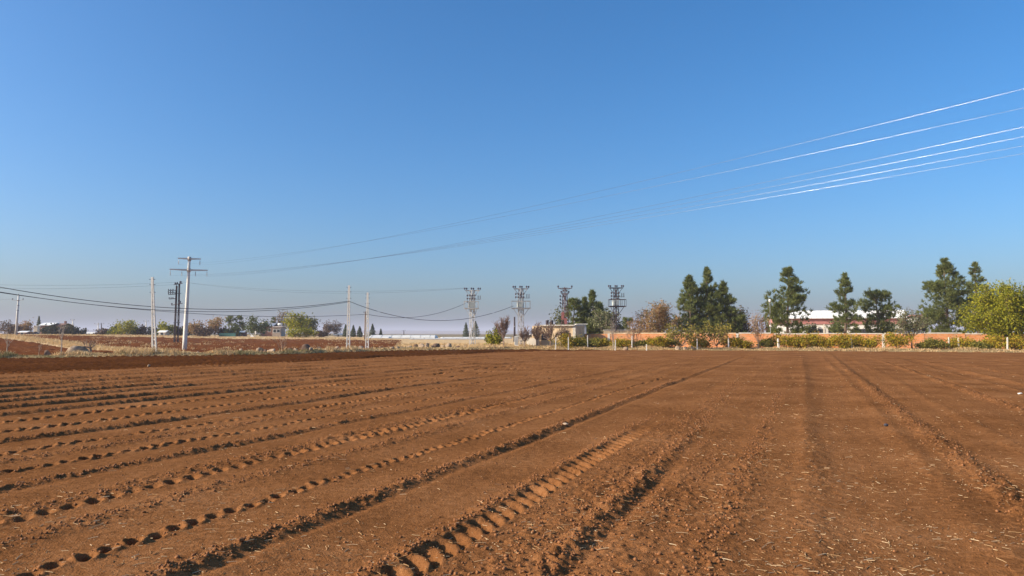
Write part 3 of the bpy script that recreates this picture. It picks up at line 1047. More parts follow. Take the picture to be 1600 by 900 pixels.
bush(1310, 116, 503, 28, 'rounded olive shrub before the red band of the white building', 23, 'green_leaf', n=1500, lsize=0.3)
bush(1386, 116, 504, 26, 'broad olive shrub before the right end of the white building', 24, 'olive', n=1500, lsize=0.3)
# trees in front of the wall
broadleaf(1578, 75, 450, 136, 'big rounded yellow green tree at the right edge', 25, 'yellow_green', trunk_frac=0.17, n_main=26, leaves=30, lsize=0.18, sub=9, subsub=4, clump=0.42, low=0.12)
broadleaf(1424, 76.5, 488, 66, 'small spreading tree with thin olive brown foliage and forked trunk', 26, 'olive', trunk_frac=0.3, n_main=11, leaves=7, lsize=0.14, sub=7, subsub=5, clump=0.22, low=0.28, minr=0.011)
bare_tree(1185, 79, 484, 26, 'tall slender leafless sapling before the wall right of the three pines', 27, 'saplings in front of the brick wall', 0.15, 7, 6, 4, mat='tan_twig', leaves=3, leafmat='autumn')
bare_tree(958, 81, 503, 10, 'thin upright bare sapling below the transformer tower', 28, 'saplings in front of the brick wall', 0.3, 5, 5, 3, mat='pale_bark')
bare_tree(990, 82, 498, 30, 'low twiggy bare sapling before the left end of the brick wall', 29, 'saplings in front of the brick wall', 0.1, 8, 6, 4, mat='tan_twig')
broadleaf(1065, 80, 502, 74, 'small yellowing fruit tree below the left crowded pine', 30, 'fruit_leaf', trunk_frac=0.1, n_main=10, leaves=5, lsize=0.2, sub=5, subsub=3, clump=0.28, low=0.08, name='fruit_tree')
broadleaf(1120, 80, 505, 72, 'small yellowing fruit tree below the right crowded pine', 35, 'fruit_leaf', trunk_frac=0.1, n_main=10, leaves=5, lsize=0.2, sub=5, subsub=3, clump=0.28, low=0.08, name='fruit_tree')
# vine bushes along the fence
VINES = [(888, 527, 34, 'yellow'), (925, 530, 30, 'dark'), (902, 532, 20, 'dark'), (972, 534, 30, 'yellow'), (942, 534, 18, 'yellow'), (1004, 533, 34, 'dark'), (1026, 531, 26, 'yellow'), (1046, 531, 24, 'dark'),
         (1092, 532, 24, 'yellow'), (1146, 531, 28, 'yellow'), (1162, 536, 20, 'yellow'), (1200, 531, 24, 'dark'), (1224, 527, 30, 'yellow'), (1246, 529, 24, 'yellow'), (1266, 527, 28, 'yellow'),
         (1288, 530, 26, 'yellow'), (1312, 526, 32, 'yellow'), (1334, 528, 30, 'yellow'), (1356, 531, 28, 'yellow'), (1402, 524, 38, 'yellow'), (1462, 532, 26, 'dark'), (1446, 538, 22, 'dark'),
         (1505, 532, 32, 'yellow'), (1530, 535, 24, 'dark'), (1558, 530, 34, 'yellow'), (1592, 529, 34, 'yellow')]
VLAB = ['yellow green bush below the plastered block, right of the last bare tree', 'dark green bush before the left end of the orange wall',
        'low dark bush between two bushes below the right corner of the plastered block', 'yellow green bush right of the sapling under the transformer tower',
        'small yellow bush left of the sapling under the transformer tower', 'dark low bush under the tan autumn tree', 'yellow bush under the orange brown autumn tree',
        'dark bush at the left foot of the left yellowing fruit tree', 'yellow bush between the two yellowing fruit trees', 'yellow bush at the right foot of the right yellowing fruit tree',
        'low yellow bush left of the tall bare sapling', 'dark bush at the foot of the tall bare sapling', 'yellow bush below the lone layered pine, right of a leaning white post',
        'yellow bush under the right limbs of the lone layered pine', 'rounded yellow bush below the left end of the white wall', 'yellow bush left of the white post below the white building',
        'tallest yellow bush below the thin sparse pine', 'yellow bush right of the thin sparse pine', 'yellow bush below the squat bushy pine', 'broad yellow bush left of the forked small tree',
        'dark bush right of the forked small tree', 'low dark bush in the shade right beside the forked trunk', 'yellow bush right of the post below the broad dense pine',
        'dark low bush left of the big yellow green tree', 'orange yellow bush below the big yellow green tree, left of a white post', 'orange yellow bush at the right edge under the big yellow green tree']
def edge_Y(px, off):
    Y = 75.0
    for _ in range(12):
        Y = float(edge_y(px_x(px, Y))) + off
    return Y


for i, (px, top, w, kind) in enumerate(VINES):
    bush(px, edge_Y(px, 2.2 + (i * 37 % 10) * 0.16), top - (4 if kind == 'yellow' else 2), w * 1.6, VLAB[i], 200 + i, 'vine' if kind == 'yellow' else 'olive_vine', name='vine_bush', cat='bush',
         group='bushes along the front of the brick wall', lsize=0.15, n=2000, clumps=26)
# mid row
bush(771, 100, 516, 26, 'bright yellow green bush left of the first bare orchard tree', 40, 'yellow_green', n=1200, lsize=0.24)
bush(779, 112, 511, 20, 'reddish brown bush behind the first bare orchard tree', 41, 'brown_leaf', n=700, lsize=0.26)
BARE = [(787, 497, 34, 83.4, 'first bare orchard tree, dark trunk, standing apart at the left of its row'), (820, 512, 20, 85, 'second bare orchard tree, below the second transformer tower'),
        (839, 506, 22, 85, 'third bare orchard tree, narrow, at the left end of the plastered block'), (860, 507, 36, 83.6, 'fourth bare orchard tree, widest crown, before the plastered block'),
        (882, 512, 26, 84.5, 'fifth bare orchard tree, before the right half of the plastered block')]
for i, (px, top, w, Y, lab) in enumerate(BARE):
    bare_tree(px, Y, top, w, lab, 60 + i, 'bare orchard trees in a row', 0.30, 11, 9, 7, minr=0.012, r0=0.075)
# saplings and shrubs on the left verge
bare_tree(12, 54.5, 524, 10, 'thin grey leafless sapling at the far left of the bank', 70, 'saplings on the left bank', 0.4, 4, 3, 2, mat='pale_bark', minr=0.008, r0=0.035)
bare_tree(97, 57.5, 504, 12, 'tall whitish sapling on the bank left of the big boulder', 71, 'saplings on the left bank', 0.5, 5, 3, 2, mat='pale_bark', minr=0.008, r0=0.04)
bare_tree(142, 58.5, 527, 26, 'dead pale shrub with stout trunk right of the big boulder', 72, 'saplings on the left bank', 0.35, 6, 4, 3, mat='tan_twig', minr=0.010, r0=0.11)
bare_tree(441, 68, 523, 24, 'dead pale shrub on the bank below the large olive tree', 73, 'saplings on the left bank', 0.2, 7, 4, 3, mat='tan_twig', minr=0.010, r0=0.05)
bare_tree(62, 57, 535, 10, 'short brown leafless sapling between the two left saplings', 74, 'saplings on the left bank', 0.3, 4, 3, 2, mat='tan_twig', minr=0.008, r0=0.03)

# -- far village trees
def far_tree(px, Y, top, w, label, seed, mat, leaves=9, tf=0.1, lsize=0.5, low=0.02, **k):
    return broadleaf(px, Y, top, w, label, seed, mat, name=k.pop('name', 'leafy_tree'), group='trees round the far village', trunk_frac=tf, n_main=9, leaves=leaves, lsize=lsize, sub=4, subsub=2, clump=0.75, low=low, minr=0.03, **k)


far_tree(8, 255, 503, 40, 'grey leafless tree clump left of the small white pole', 80, 'brown_leaf', 3)
far_tree(38, 250, 503, 28, 'olive brown tree just right of the small white pole', 81, 'autumn', 9)
cypress(60, 270, 494, 9, 'tall narrow cypress left of the house with the bright roof', 82, 'trees round the far village')
bush(78, 245, 509, 38, 'dark hedge before the house with the bright roof', 83, 'dark_leaf', n=1500, lsize=0.55, clumps=22)
bush(108, 246, 506, 34, 'darker hedge right of the house with the bright roof', 84, 'dark_leaf', n=1500, lsize=0.55, clumps=22)
bush(127, 248, 514, 18, 'low end of the dark hedge, right of the bright roofed house', 85, 'dark_leaf', n=700, lsize=0.5)
far_tree(196, 240, 504, 46, 'bright green willow like tree in the left distance', 86, 'yellow_green', 11)
far_tree(180, 243, 511, 26, 'lower green tree on the left side of the willow like tree', 87, 'green_leaf', 9)
bush(222, 242, 510, 22, 'brown bush right of the willow like tree', 88, 'brown_leaf', n=800, lsize=0.5)
far_tree(259, 240, 506, 26, 'yellowish olive tree left of the dark pylon', 89, 'yellow_green', 8)
far_tree(306, 240, 504, 26, 'tan leaved tree right of the tall white pole', 90, 'autumn', 8)
bush(318, 238, 513, 44, 'long brown hedge right of the tall white pole', 91, 'brown_leaf', n=1600, lsize=0.5, clumps=24)
far_tree(336, 243, 499, 28, 'autumn brown tree before the dark conifers', 92, 'autumn', 9)
pine(361, 250, 495, 20, 'left dark conifer of the pair above the teal fence', 93, 1.2, group='trees round the far village', profile=[(0, .9), (.4, 1), (.8, .6), (1, .2)])
pine(374, 252, 494, 16, 'right dark conifer of the pair above the teal fence', 94, 1.2, group='trees round the far village', profile=[(0, .9), (.4, 1), (.8, .6), (1, .2)])
bush(365, 242, 511, 30, 'green bush at the foot of the pair of dark conifers', 95, 'green_leaf', n=1000, lsize=0.5)
far_tree(399, 238, 496, 40, 'round dark green tree left of the far houses', 96, 'green_leaf', 14)
pine(427, 262, 497, 12, 'small dark conifer behind the far houses', 97, 0.9, group='trees round the far village', profile=[(0, .9), (.4, 1), (.8, .6), (1, .2)])
far_tree(440, 262, 486, 26, 'tall tan leafless tree behind the far houses', 98, 'tan_leaf', 4)
far_tree(461, 215, 490, 46, 'large olive yellow tree right of the far houses', 99, 'yellow_green', 13, bark='tan_twig')
far_tree(480, 222, 494, 32, 'darker grey green right half beside the large olive yellow tree', 100, 'olive', 11)
bush(470, 208, 514, 50, 'low yellow scrub at the foot of the large olive yellow tree', 101, 'yellow_green', n=1500, lsize=0.42, clumps=22)
far_tree(512, 300, 502, 16, 'left bare brown tree of the two before the long white roof', 102, 'brown_leaf', 5)
far_tree(525, 302, 503, 18, 'right bare brown tree of the two before the long white roof', 103, 'brown_leaf', 5)
for i, (px, w, top, mt, lab) in enumerate(((160, 30, 514, 'brown_leaf', 'low brown scrub under the two tiny poles'), (240, 22, 512, 'dark_leaf', 'dark scrub left of the small white shed'), (278, 24, 511, 'brown_leaf', 'brown scrub behind the feet of the dark pylon'),
                                      (292, 20, 509, 'olive', 'olive scrub right behind the tall white pole'), (350, 20, 513, 'brown_leaf', 'brown scrub behind the teal fence'), (22, 30, 508, 'brown_leaf', 'brown scrub behind the small white pole'), (500, 26, 517, 'brown_leaf', 'low brown scrub right of the large olive yellow tree'), (213, 26, 513, 'green_leaf', 'low green scrub under the right side of the willow like tree'))):
    bush(px, 244, top, w, lab, 130 + i, mt, n=1000, lsize=0.5, clumps=20, group='scrub round the far village')
CYP = [(540, 508, 8, 'first small cypress left of the two ladder poles'), (552, 509, 8, 'second small cypress, between the two ladder poles'), (562, 511, 9, 'third small cypress, just left of the right ladder pole'),
       (582, 507, 9, 'dark cypress just right of the right ladder pole'), (728, 505, 9, 'dark cypress left of the first transformer tower'), (743, 503, 12, 'dark cypress behind the legs of the first transformer tower'),
       (595, 515, 5, 'tiny cypress beyond the left end of the greenhouses')]
for i, (px, top, w, lab) in enumerate(CYP):
    cypress(px, 265, top - 1, w * 1.15, lab, 110 + i, 'small cypresses by the greenhouses')
bush(1545, 118, 512, 30, 'dark shrub behind the wall under the slender ragged pine', 120, 'dark_leaf', n=900, lsize=0.3)

# ------------------------------------------------------------------ brick wall
def build_wall():
    yl, yr = 95.0, 77.0
    p0 = at(905, 521, yl); p1 = at(1640, 521, yr)
    a = math.atan2(p1.y - p0.y, p1.x - p0.x)
    L = math.hypot(p1.x - p0.x, p1.y - p0.y)
    t = thing('brick_wall', 'long orange hollow brick wall with grey piers behind the bushes', 'wall', (p0.x, p0.y, gz(p0.x, p0.y) - 0.05), rz=a)
    H = 1.80
    n = 13
    seg = L / n
    rng = random.Random(5)
    for i in range(n):
        x0 = i * seg; h = H + rng.uniform(-0.05, 0.05)
        if i == 8:
            h = H - 0.02
        b = MB().box(((x0 + seg / 2), 0, h / 2), (seg - 0.30, 0.20, h)).build('wall_panel', M['brick'], t)
        if i > 0:
            b = MB().box(((x0 + seg / 2), 0, h + 0.06), (seg - 0.302, 0.26, 0.12)).build('coping', M['plaster' if i < 5 else 'concrete'], t)
    for i in range(n + 1):
        MB().box((i * seg, 0, H / 2 + 0.03), (0.30, 0.28, H + 0.06)).build('pier', M['concrete'] if i % 4 == 1 else M['brick'], t)
    return t


build_wall()
# plastered wall end further back, left of the autumn trees
p = at(985, 519, 100)
t = thing('plastered_wall', 'beige plastered low wall behind the left end of the orange wall', 'wall', (p.x, p.y, gz(p.x, p.y) - 0.05))
MB().box((0, 0, 1.1), (7.2, 0.22, 2.2)).build('wall_panel', M['plaster'], t)
MB().box((0, 0, 2.26), (7.3, 0.30, 0.10)).build('coping', M['concrete'], t)


# ------------------------------------------------------------------ buildings
def bld_white():
    Y = 124.0
    pl = at(1217, 521, Y); pr = at(1408, 521, Y)
    W = (pr.x - pl.x) * 1.02
    g0 = gz(0.4 * Y, Y)
    zt = at(1300, 485, Y + 1.3).z - g0; ze = at(1300, 497, Y).z - g0; zf = at(1300, 506.5, Y).z - g0
    t = thing('farm_building', 'long low white building with white sheet roof and red band under the eaves', 'building', (pl.x, Y + 2.6, g0), rz=math.radians(-13))
    MB().box((W / 2, 4.2, zf / 2), (W - 0.4, 8.0, zf)).build('wall', M['white_paint'], t)
    MB().box((W / 2, 4.1, (zf + ze) / 2 + 0.005), (W - 0.2, 8.2, ze - zf - 0.02)).build('fascia', M['red_sheet'], t)
    n = 24
    w = W / n
    for i in range(n):
        b = MB()
        x0, x1 = i * w + 0.012, (i + 1) * w - 0.012
        y0, y1, y2 = -0.45, 1.3, 8.7
        V = []
        for x in (x0, x1):
            V += [(x, y0, ze), (x, y1, zt), (x, y2, ze), (x, y2, ze - .06), (x, y1, zt - .06), (x, y0, ze - .06)]
        b.add(V, [(0, 6, 7, 1), (1, 7, 8, 2), (5, 4, 10, 11), (4, 3, 9, 10), (0, 5, 11, 6), (2, 8, 9, 3), (0, 1, 4, 5), (1, 2, 3, 4), (6, 11, 10, 7), (7, 10, 9, 8)])
        b.build('roof_panel', M['roof_white'], t)
        if i:
            MB().beam((i * w, y0, ze + 0.01), (i * w, y1, zt + 0.01), 0.05, 0.05).build('roof_rib', M['pale_steel'], t)
    for k, px in enumerate((1212, 1272, 1289, 1306, 1338, 1346, 1356, 1372, 1386, 1402)):
        x = at(px, 515, Y).x - pl.x
        wd = 1.0 if k % 3 else 1.3
        fr = MB()
        fr.box((x, 0.17, zf * 0.60), (wd + 0.16, 0.10, 1.10)).build('window', M['concrete'], t)
        MB().box((x, 0.13, zf * 0.60), (wd, 0.06, 0.95)).build('pane', M['glass_dark'], t)
    for px in (1278, 1292):
        x = at(px, 515, Y).x - pl.x
        MB().box((x, -0.3, zf / 2), (0.22, 0.22, zf)).build('pillar', M['concrete'], t)
    x = at(1281, 515, Y).x - pl.x
    MB().box((x, 0.1, 1.05), (1.2, 0.14, 2.1)).build('door', M['brown_wall'], t)
    for px in (1245, 1330):
        x = at(px, 515, Y).x - pl.x
        MB().tube([(x, -0.36, ze - 0.1), (x, -0.30, 0.0)], 0.05, 6).build('downpipe', M['pale_steel'], t)


bld_white()


def bld_block():
    """flat roofed plastered block left of the brick wall"""
    Y = 90.0
    pl = at(832, 510, Y); pr = at(902, 510, Y)
    g0 = gz(pl.x, Y)
    W = pr.x - pl.x
    H = at(870, 509, Y).z - g0
    t = thing('plastered_house', 'flat roofed beige plastered block with water drums on its roof', 'building', (pl.x, Y + 1.2, g0), rz=math.radians(-18))
    MB().box((W / 2, 2.5, H / 2), (W, 5, H)).build('wall', M['plaster'], t)
    MB().box((W * 0.60, 2.4, H + 0.06), (W * 0.80, 5.5, 0.12)).build('roof_slab', M['concrete'], t)
    MB().box((W * 0.30, -0.006, H * 0.52), (0.9, 0.10, 0.8)).build('window', M['glass_dark'], t)
    MB().box((W * 0.80, -0.006, 0.95), (0.9, 0.09, 1.9)).build('door', M['brown_wall'], t)
    MB().box((W - 0.15, -0.015, H / 2 - 0.02), (0.35, 0.12, H - 0.05)).build('pier', M['concrete'], t)
    zr = g0 + H
    for px, nm, mt, lab in ((855, 'water_drum', 'dark_steel', 'left dark water drum on the flat roof of the plastered block'), (862, 'water_drum', 'dark_steel', 'right dark water drum on the flat roof of the plastered block')):
        q = at(px, 509, Y + 2)
        d = thing(nm, lab, 'drum', (q.x, Y + 2, zr + (0.12 if px > 853 else 0)), 'water drums on the plastered block')
        MB().tube([(0, 0, 0), (0, 0, 0.06), (0, 0, 0.30), (0, 0, 0.34), (0, 0, 0.56), (0, 0, 0.6)], [0.17, 0.19, 0.19, 0.2, 0.19, 0.15], 12).build('barrel', M['dark_steel'], d, True)
        MB().tube([(0, 0, 0.6), (0, 0, 0.64)], [0.07, 0.07], 8).build('lid', M['pale_steel'], d)
    # lighter wing with open shed on the left
    pl2 = at(818, 520, Y - 1); pr2 = at(838, 520, Y - 1)
    t2 = thing('pump_house', 'small pale roofed pump house left of the plastered block', 'shed', (pl2.x, Y - 1, g0), rz=math.radians(-15))
    W2 = pr2.x - pl2.x
    H2 = at(828, 522, Y - 1).z - g0
    MB().box((W2 * .62, 1, (H2 - 0.5) / 2), (W2 * 0.72, 2, H2 - 0.5)).build('wall', M['cream'], t2)
    for x in (W2 * 0.28, W2 * 0.96):
        MB().box((x, 0.06, H2 - 0.29), (0.10, 0.10, 0.42)).build('roof_post', M['dark_steel'], t2)
    MB().box((W2 * 0.62, 0.95, H2 - 0.04), (W2 * 0.9, 2.4, 0.08)).build('roof', M['roof_white'], t2)
    q = at(807, 521, Y)
    t3 = thing('white_cabinet', 'small white cabinet left of the pump house', 'cabinet', (q.x, Y, g0))
    MB().box((0, 0, 0.9), (0.5, 0.4, 1.2)).build('cabinet_box', M['white_paint'], t3)
    MB().box((0, 0, 0.15), (0.4, 0.3, 0.30)).build('plinth', M['concrete'], t3)
    MB().box((0, -0.21, 0.95), (0.40, 0.03, 0.95)).build('door', M['pale_steel'], t3)
    # bright sheet behind on the right
    q = at(908, 508, Y + 14)
    t4 = thing('roof_shed', 'bright sheet roofed shed behind the plastered block', 'shed', (q.x, Y + 14, gz(q.x, Y + 14)))
    h4 = at(908, 506, Y + 14).z - gz(q.x, Y + 14)
    MB().box((0, 0, h4 / 2 - .1), (1.2, 2.5, h4 - .2)).build('wall', M['slate'], t4)
    MB().box((0, 0, h4 - .05), (1.6, 2.9, 0.08)).build('roof', M['roof_white'], t4)


bld_block()


def gable_house(px, Y, wpx, base_py, eave_py, ridge_py, label, wall, roof, name='village_house', cat='house', windows=2, depth=6.0, group='houses of the far village', chimney=False):
    W = wpx * m_per_px(Y)
    x = px_x(px, Y)
    g0 = gz(x, Y)
    he = at(px, eave_py, Y).z - g0; hr = at(px, ridge_py, Y).z - g0
    t = thing(name, label, cat, (x, Y, g0), group)
    MB().box((0, depth / 2, he / 2), (W, depth, he)).build('wall', M[wall], t)
    o = 0.35
    V = []
    for xx in (-W / 2 - o, W / 2 + o):
        V += [(xx, -o, he), (xx, depth / 2, hr), (xx, depth + o, he), (xx, depth + o, he - .12), (xx, depth / 2, hr - .14), (xx, -o, he - .12)]
    MB().add(V, [(0, 6, 7, 1), (1, 7, 8, 2), (5, 4, 10, 11), (4, 3, 9, 10), (0, 5, 11, 6), (2, 8, 9, 3), (0, 1, 4, 5), (1, 2, 3, 4), (6, 11, 10, 7), (7, 10, 9, 8)]).build('roof', M[roof], t)
    for i in range(windows):
        xx = (-0.5 + (i + 0.5) / windows) * W * 0.9
        w = MB().box((xx, -0.02, he * 0.58), (1.1, 0.1, 1.2)).build('window', M['white_paint'], t)
        MB().box((xx, -0.06, he * 0.58), (0.9, 0.06, 1.0)).build('pane', M['glass_dark'], t)
    if chimney:
        MB().box((W * 0.3, depth * 0.5, hr + 0.3), (0.6, 0.6, 1.0)).build('chimney', M['brown_wall'], t)
    return t


gable_house(71, 262, 18, 525, 508, 504, 'far house with bright white metal roof behind the dark hedge', 'brown_wall', 'roof_white')
gable_house(89, 264, 16, 525, 508, 505, 'far brown house right of the one with the bright roof', 'brown_wall', 'brown_wall', chimney=True)
gable_house(35, 238, 12, 525, 519, 517, 'little white roofed shed right of the small white pole', 'brown_wall', 'roof_white', 'garden_shed', 'shed', 1, 3.0, None)
gable_house(139, 260, 12, 525, 521, 519, 'low white roofed shed at the right end of the dark hedge', 'slate', 'roof_white', 'garden_shed', 'shed', 1, 3.0, None)
gable_house(253, 236, 10, 525, 519, 516, 'small white shed left of the dark pylon', 'cream', 'roof_white', 'garden_shed', 'shed', 1, 3.0, None)
gable_house(374, 245, 14, 525, 519, 517, 'low shed with white roof right of the teal fence', 'brown_wall', 'roof_white', 'garden_shed', 'shed', 1, 3.0, None)
gable_house(417, 252, 18, 525, 509, 505, 'far reddish house with blue grey roof right of the round green tree', 'brown_wall', 'slate')
gable_house(432, 250, 13, 525, 511, 509.5, 'far cream house with flat pale roof left of the large olive yellow tree', 'dim_cream', 'dim_cream', depth=5.0)
gable_house(545, 300, 46, 527, 523, 521.2, 'long low shed with thin white roof behind the ladder poles', 'cream', 'roof_white', 'long_shed', 'shed', 5, 6.0, None)
gable_house(1444, 128, 13, 521, 496, 491, 'white and red gabled shed between the forked tree and the broad pine', 'white_paint', 'red_sheet', 'garden_shed', 'shed', 1, 4.0, None)
t = thing('cream_tower', 'little cream tower at the left of the bright roofed house', 'tower', (px_x(57, 255), 255, gz(px_x(57, 255), 255)))
MB().box((0, 0, 1.7), (1.3, 1.3, 3.4)).build('wall', M['cream'], t)
MB().box((0, 0, 3.5), (1.7, 1.7, 0.25)).build('roof_slab', M['white_paint'], t)
for px, Y, top, lab in ((411.5, 254, 503, 'white water tank on the left end of the blue grey roof'), (423.5, 254, 505, 'white water tank on the right end of the blue grey roof'), (435.5, 252, 505, 'white water tank on the roof of the far cream house')):
    q = at(px, top, Y)
    d = thing('water_tank', lab, 'tank', (q.x, Y + 1.5, at(px, top, Y).z - 1.0), 'white water tanks on far roofs')
    MB().tube([(-0.75, 0, 0.62), (-0.7, 0, 0.62), (0.7, 0, 0.62), (0.75, 0, 0.62)], [0.25, 0.40, 0.40, 0.25], 10).build('tank_body', M['white_paint'], d, True)
    for sx in (-0.5, 0.5):
        MB().box((sx, 0, -0.5), (0.12, 0.5, 1.5)).build('leg', M['pale_steel'], d)
# teal fence and white marker board of the village
q = at(355, 523, 240)
t = thing('teal_fence', 'teal sheet fence before the pair of dark conifers', 'fence', (q.x, 240, gz(q.x, 240)))
for i in range(8):
    MB().box((-2.35 + i * 0.68, 0, 0.55), (0.66, 0.05 + 0.02 * (i % 2), 1.1)).build('panel', M['teal'], t)
for i in range(5):
    MB().box((-2.7 + i * 1.36, 0.08, 0.6), (0.08, 0.08, 1.2)).build('fence_post', M['dark_steel'], t)
q = at(399, 520, 232)
t = thing('marker_board', 'white board on a thin post before the round green tree', 'sign', (q.x, 232, gz(q.x, 232)))
MB().tube([(0, 0, 0), (0, 0, 1.5)], 0.06, 6).build('post', M['white_paint'], t)
MB().box((0.05, -0.08, 1.35), (0.45, 0.05, 0.9)).build('board', M['white_paint'], t)
q = at(394, 523, 232)
MBo = MB().add([(-0.6, 0, 0), (0.6, 0, 0), (0.6, 0.5, 0), (-0.6, 0.5, 0), (-0.4, 0.15, 0.75), (0.1, 0.15, 0.5), (0.1, 0.35, 0.5), (-0.4, 0.35, 0.75)],
               [(3, 2, 1, 0), (4, 5, 6, 7), (0, 1, 5, 4), (1, 2, 6, 5), (2, 3, 7, 6), (3, 0, 4, 7)])
o = MBo.build('white_sack', M['white_paint']); o.location = (q.x, 232, gz(q.x, 232)); tag(o, 'white heap lying left of the white board on a post', 'sack')
# dark parked tractor trailer like box left of the cream tower
q = at(51, 522, 250)
t = thing('parked_van', 'dark vehicle parked left of the little cream tower', 'van', (q.x, 250, gz(q.x, 250)))
MB().add([(-1.9, -.85, .35), (1.9, -.85, .35), (1.9, .85, .35), (-1.9, .85, .35), (-1.9, -.85, 1.5), (1.0, -.85, 1.5), (1.0, .85, 1.5), (-1.9, .85, 1.5), (1.9, -.85, .95), (1.9, .85, .95), (1.25, -.85, 1.0), (1.25, .85, 1.0)],
         [(0, 3, 2, 1), (0, 1, 8, 10, 5, 4), (3, 7, 6, 11, 9, 2), (4, 5, 6, 7), (5, 10, 11, 6), (10, 8, 9, 11), (8, 1, 2, 9), (0, 4, 7, 3)]).build('body', M['dark_steel'], t)
for sx in (-1.2, 1.2):
    for sy in (-0.8, 0.8):
        MB().tube([(sx, sy - .1, .35), (sx, sy + .1, .35)], [.35, .35], 12).build('wheel', M['cable'], t)


# greenhouses: a long row of low white tunnels
def tunnel(px0, px1, Y, top, label, depth=5.0):
    x0, x1 = px_x(px0, Y), px_x(px1, Y)
    g0 = gz((x0 + x1) / 2, Y)
    H = at((px0 + px1) / 2, top, Y).z - g0
    t = thing('greenhouse', label, 'greenhouse', ((x0 + x1) / 2, Y, g0), 'low white greenhouses')
    L = x1 - x0
    n = 10
    V = []; Fq = []
    xs = [-L / 2, -L / 2 + 0.6, L / 2 - 0.6, L / 2]
    sc_ = [0.55, 1.0, 1.0, 0.55]
    for x, s in zip(xs, sc_):
        for k in range(n + 1):
            an = math.pi * k / n
            V.append((x, -math.cos(an) * depth / 2 * s, math.sin(an) ** 0.7 * H * s))
    m = n + 1
    for i in range(3):
        for k in range(n):
            Fq.append((i * m + k, (i + 1) * m + k, (i + 1) * m + k + 1, i * m + k + 1))
    Fq.append(tuple(range(m))); Fq.append(tuple(3 * m + k for k in range(m))[::-1])
    MB().add(V, Fq).build('film_cover', M['green_film'], t, False)
    for x in np.arange(-L / 2 + 1.2, L / 2 - 1, 3.0):
        MB().tube([(x, -math.cos(math.pi * k / n) * (depth / 2 + .03), math.sin(math.pi * k / n) ** 0.7 * (H + .03)) for k in range(n + 1)], 0.04, 4, cap=False).build('hoop', M['galv'], t)
    MB().box((0, -depth / 2 - 0.08, 0.12), (L, 0.12, 0.24)).build('base_board', M['pale_steel'], t)
    return t


tunnel(578, 684, 232, 523.5, 'longest white greenhouse tunnel right of the ladder poles', 7.0)
tunnel(575, 612, 222, 526.0, 'short white greenhouse tunnel before the left end of the longest one', 4.0)
tunnel(640, 762, 205, 528.3, 'very low white tunnel reaching right to the first transformer tower', 3.0)
tunnel(688, 800, 240, 526.5, 'low white tunnel behind the first transformer tower', 4.0)

# ------------------------------------------------------------------ poles and towers
def ladder_pole(px0, Y, px1, top, label, wb=0.34, wt=0.10, rungs=13):
    b0 = at(px0, 500, Y); x0 = b0.x
    g0 = gz(x0, Y)
    tp = at(px1, top, Y)
    dx, H = tp.x - x0, tp.z - g0
    t = thing('ladder_pole', label, 'utility pole', (x0, Y, g0), 'concrete ladder poles')
    for s in (-1, 1):
        MB().add([(s * wb / 2 - .06, -.09, -.2), (s * wb / 2 + .06, -.09, -.2), (s * wb / 2 + .06, .09, -.2), (s * wb / 2 - .06, .09, -.2),
                  (dx + s * wt / 2 - .05, -.06, H), (dx + s * wt / 2 + .05, -.06, H), (dx + s * wt / 2 + .05, .06, H), (dx + s * wt / 2 - .05, .06, H)],
                 [(3, 2, 1, 0), (4, 5, 6, 7), (0, 1, 5, 4), (1, 2, 6, 5), (2, 3, 7, 6), (3, 0, 4, 7)]).build('stile', M['white_concrete'], t)
    for i in range(rungs):
        k = (i + 0.35) / rungs
        w = wb + (wt - wb) * k
        MB().box((dx * k, 0, H * k), (w - 0.06, 0.12, 0.15)).build('rung', M['white_concrete'], t)
    for k in (0.80, 0.9, 0.97):
        MB().tube([(dx * k - 0.28, -.02, H * k), (dx * k + 0.28, -.02, H * k)], 0.025, 5).build('bracket', M['dark_steel'], t)
    return t, Vector((x0 + dx * 0.0, Y, g0)), dx, H


LP1 = ladder_pole(243, 68, 238, 433, 'left concrete ladder pole leaning left beside the tall white pole')
LP2 = ladder_pole(544.5, 83, 545.5, 446, 'middle concrete ladder pole carrying the thick cables', rungs=14)
LP3 = ladder_pole(574, 89, 574.5, 457, 'right concrete ladder pole with the dark pole close behind it', rungs=12)


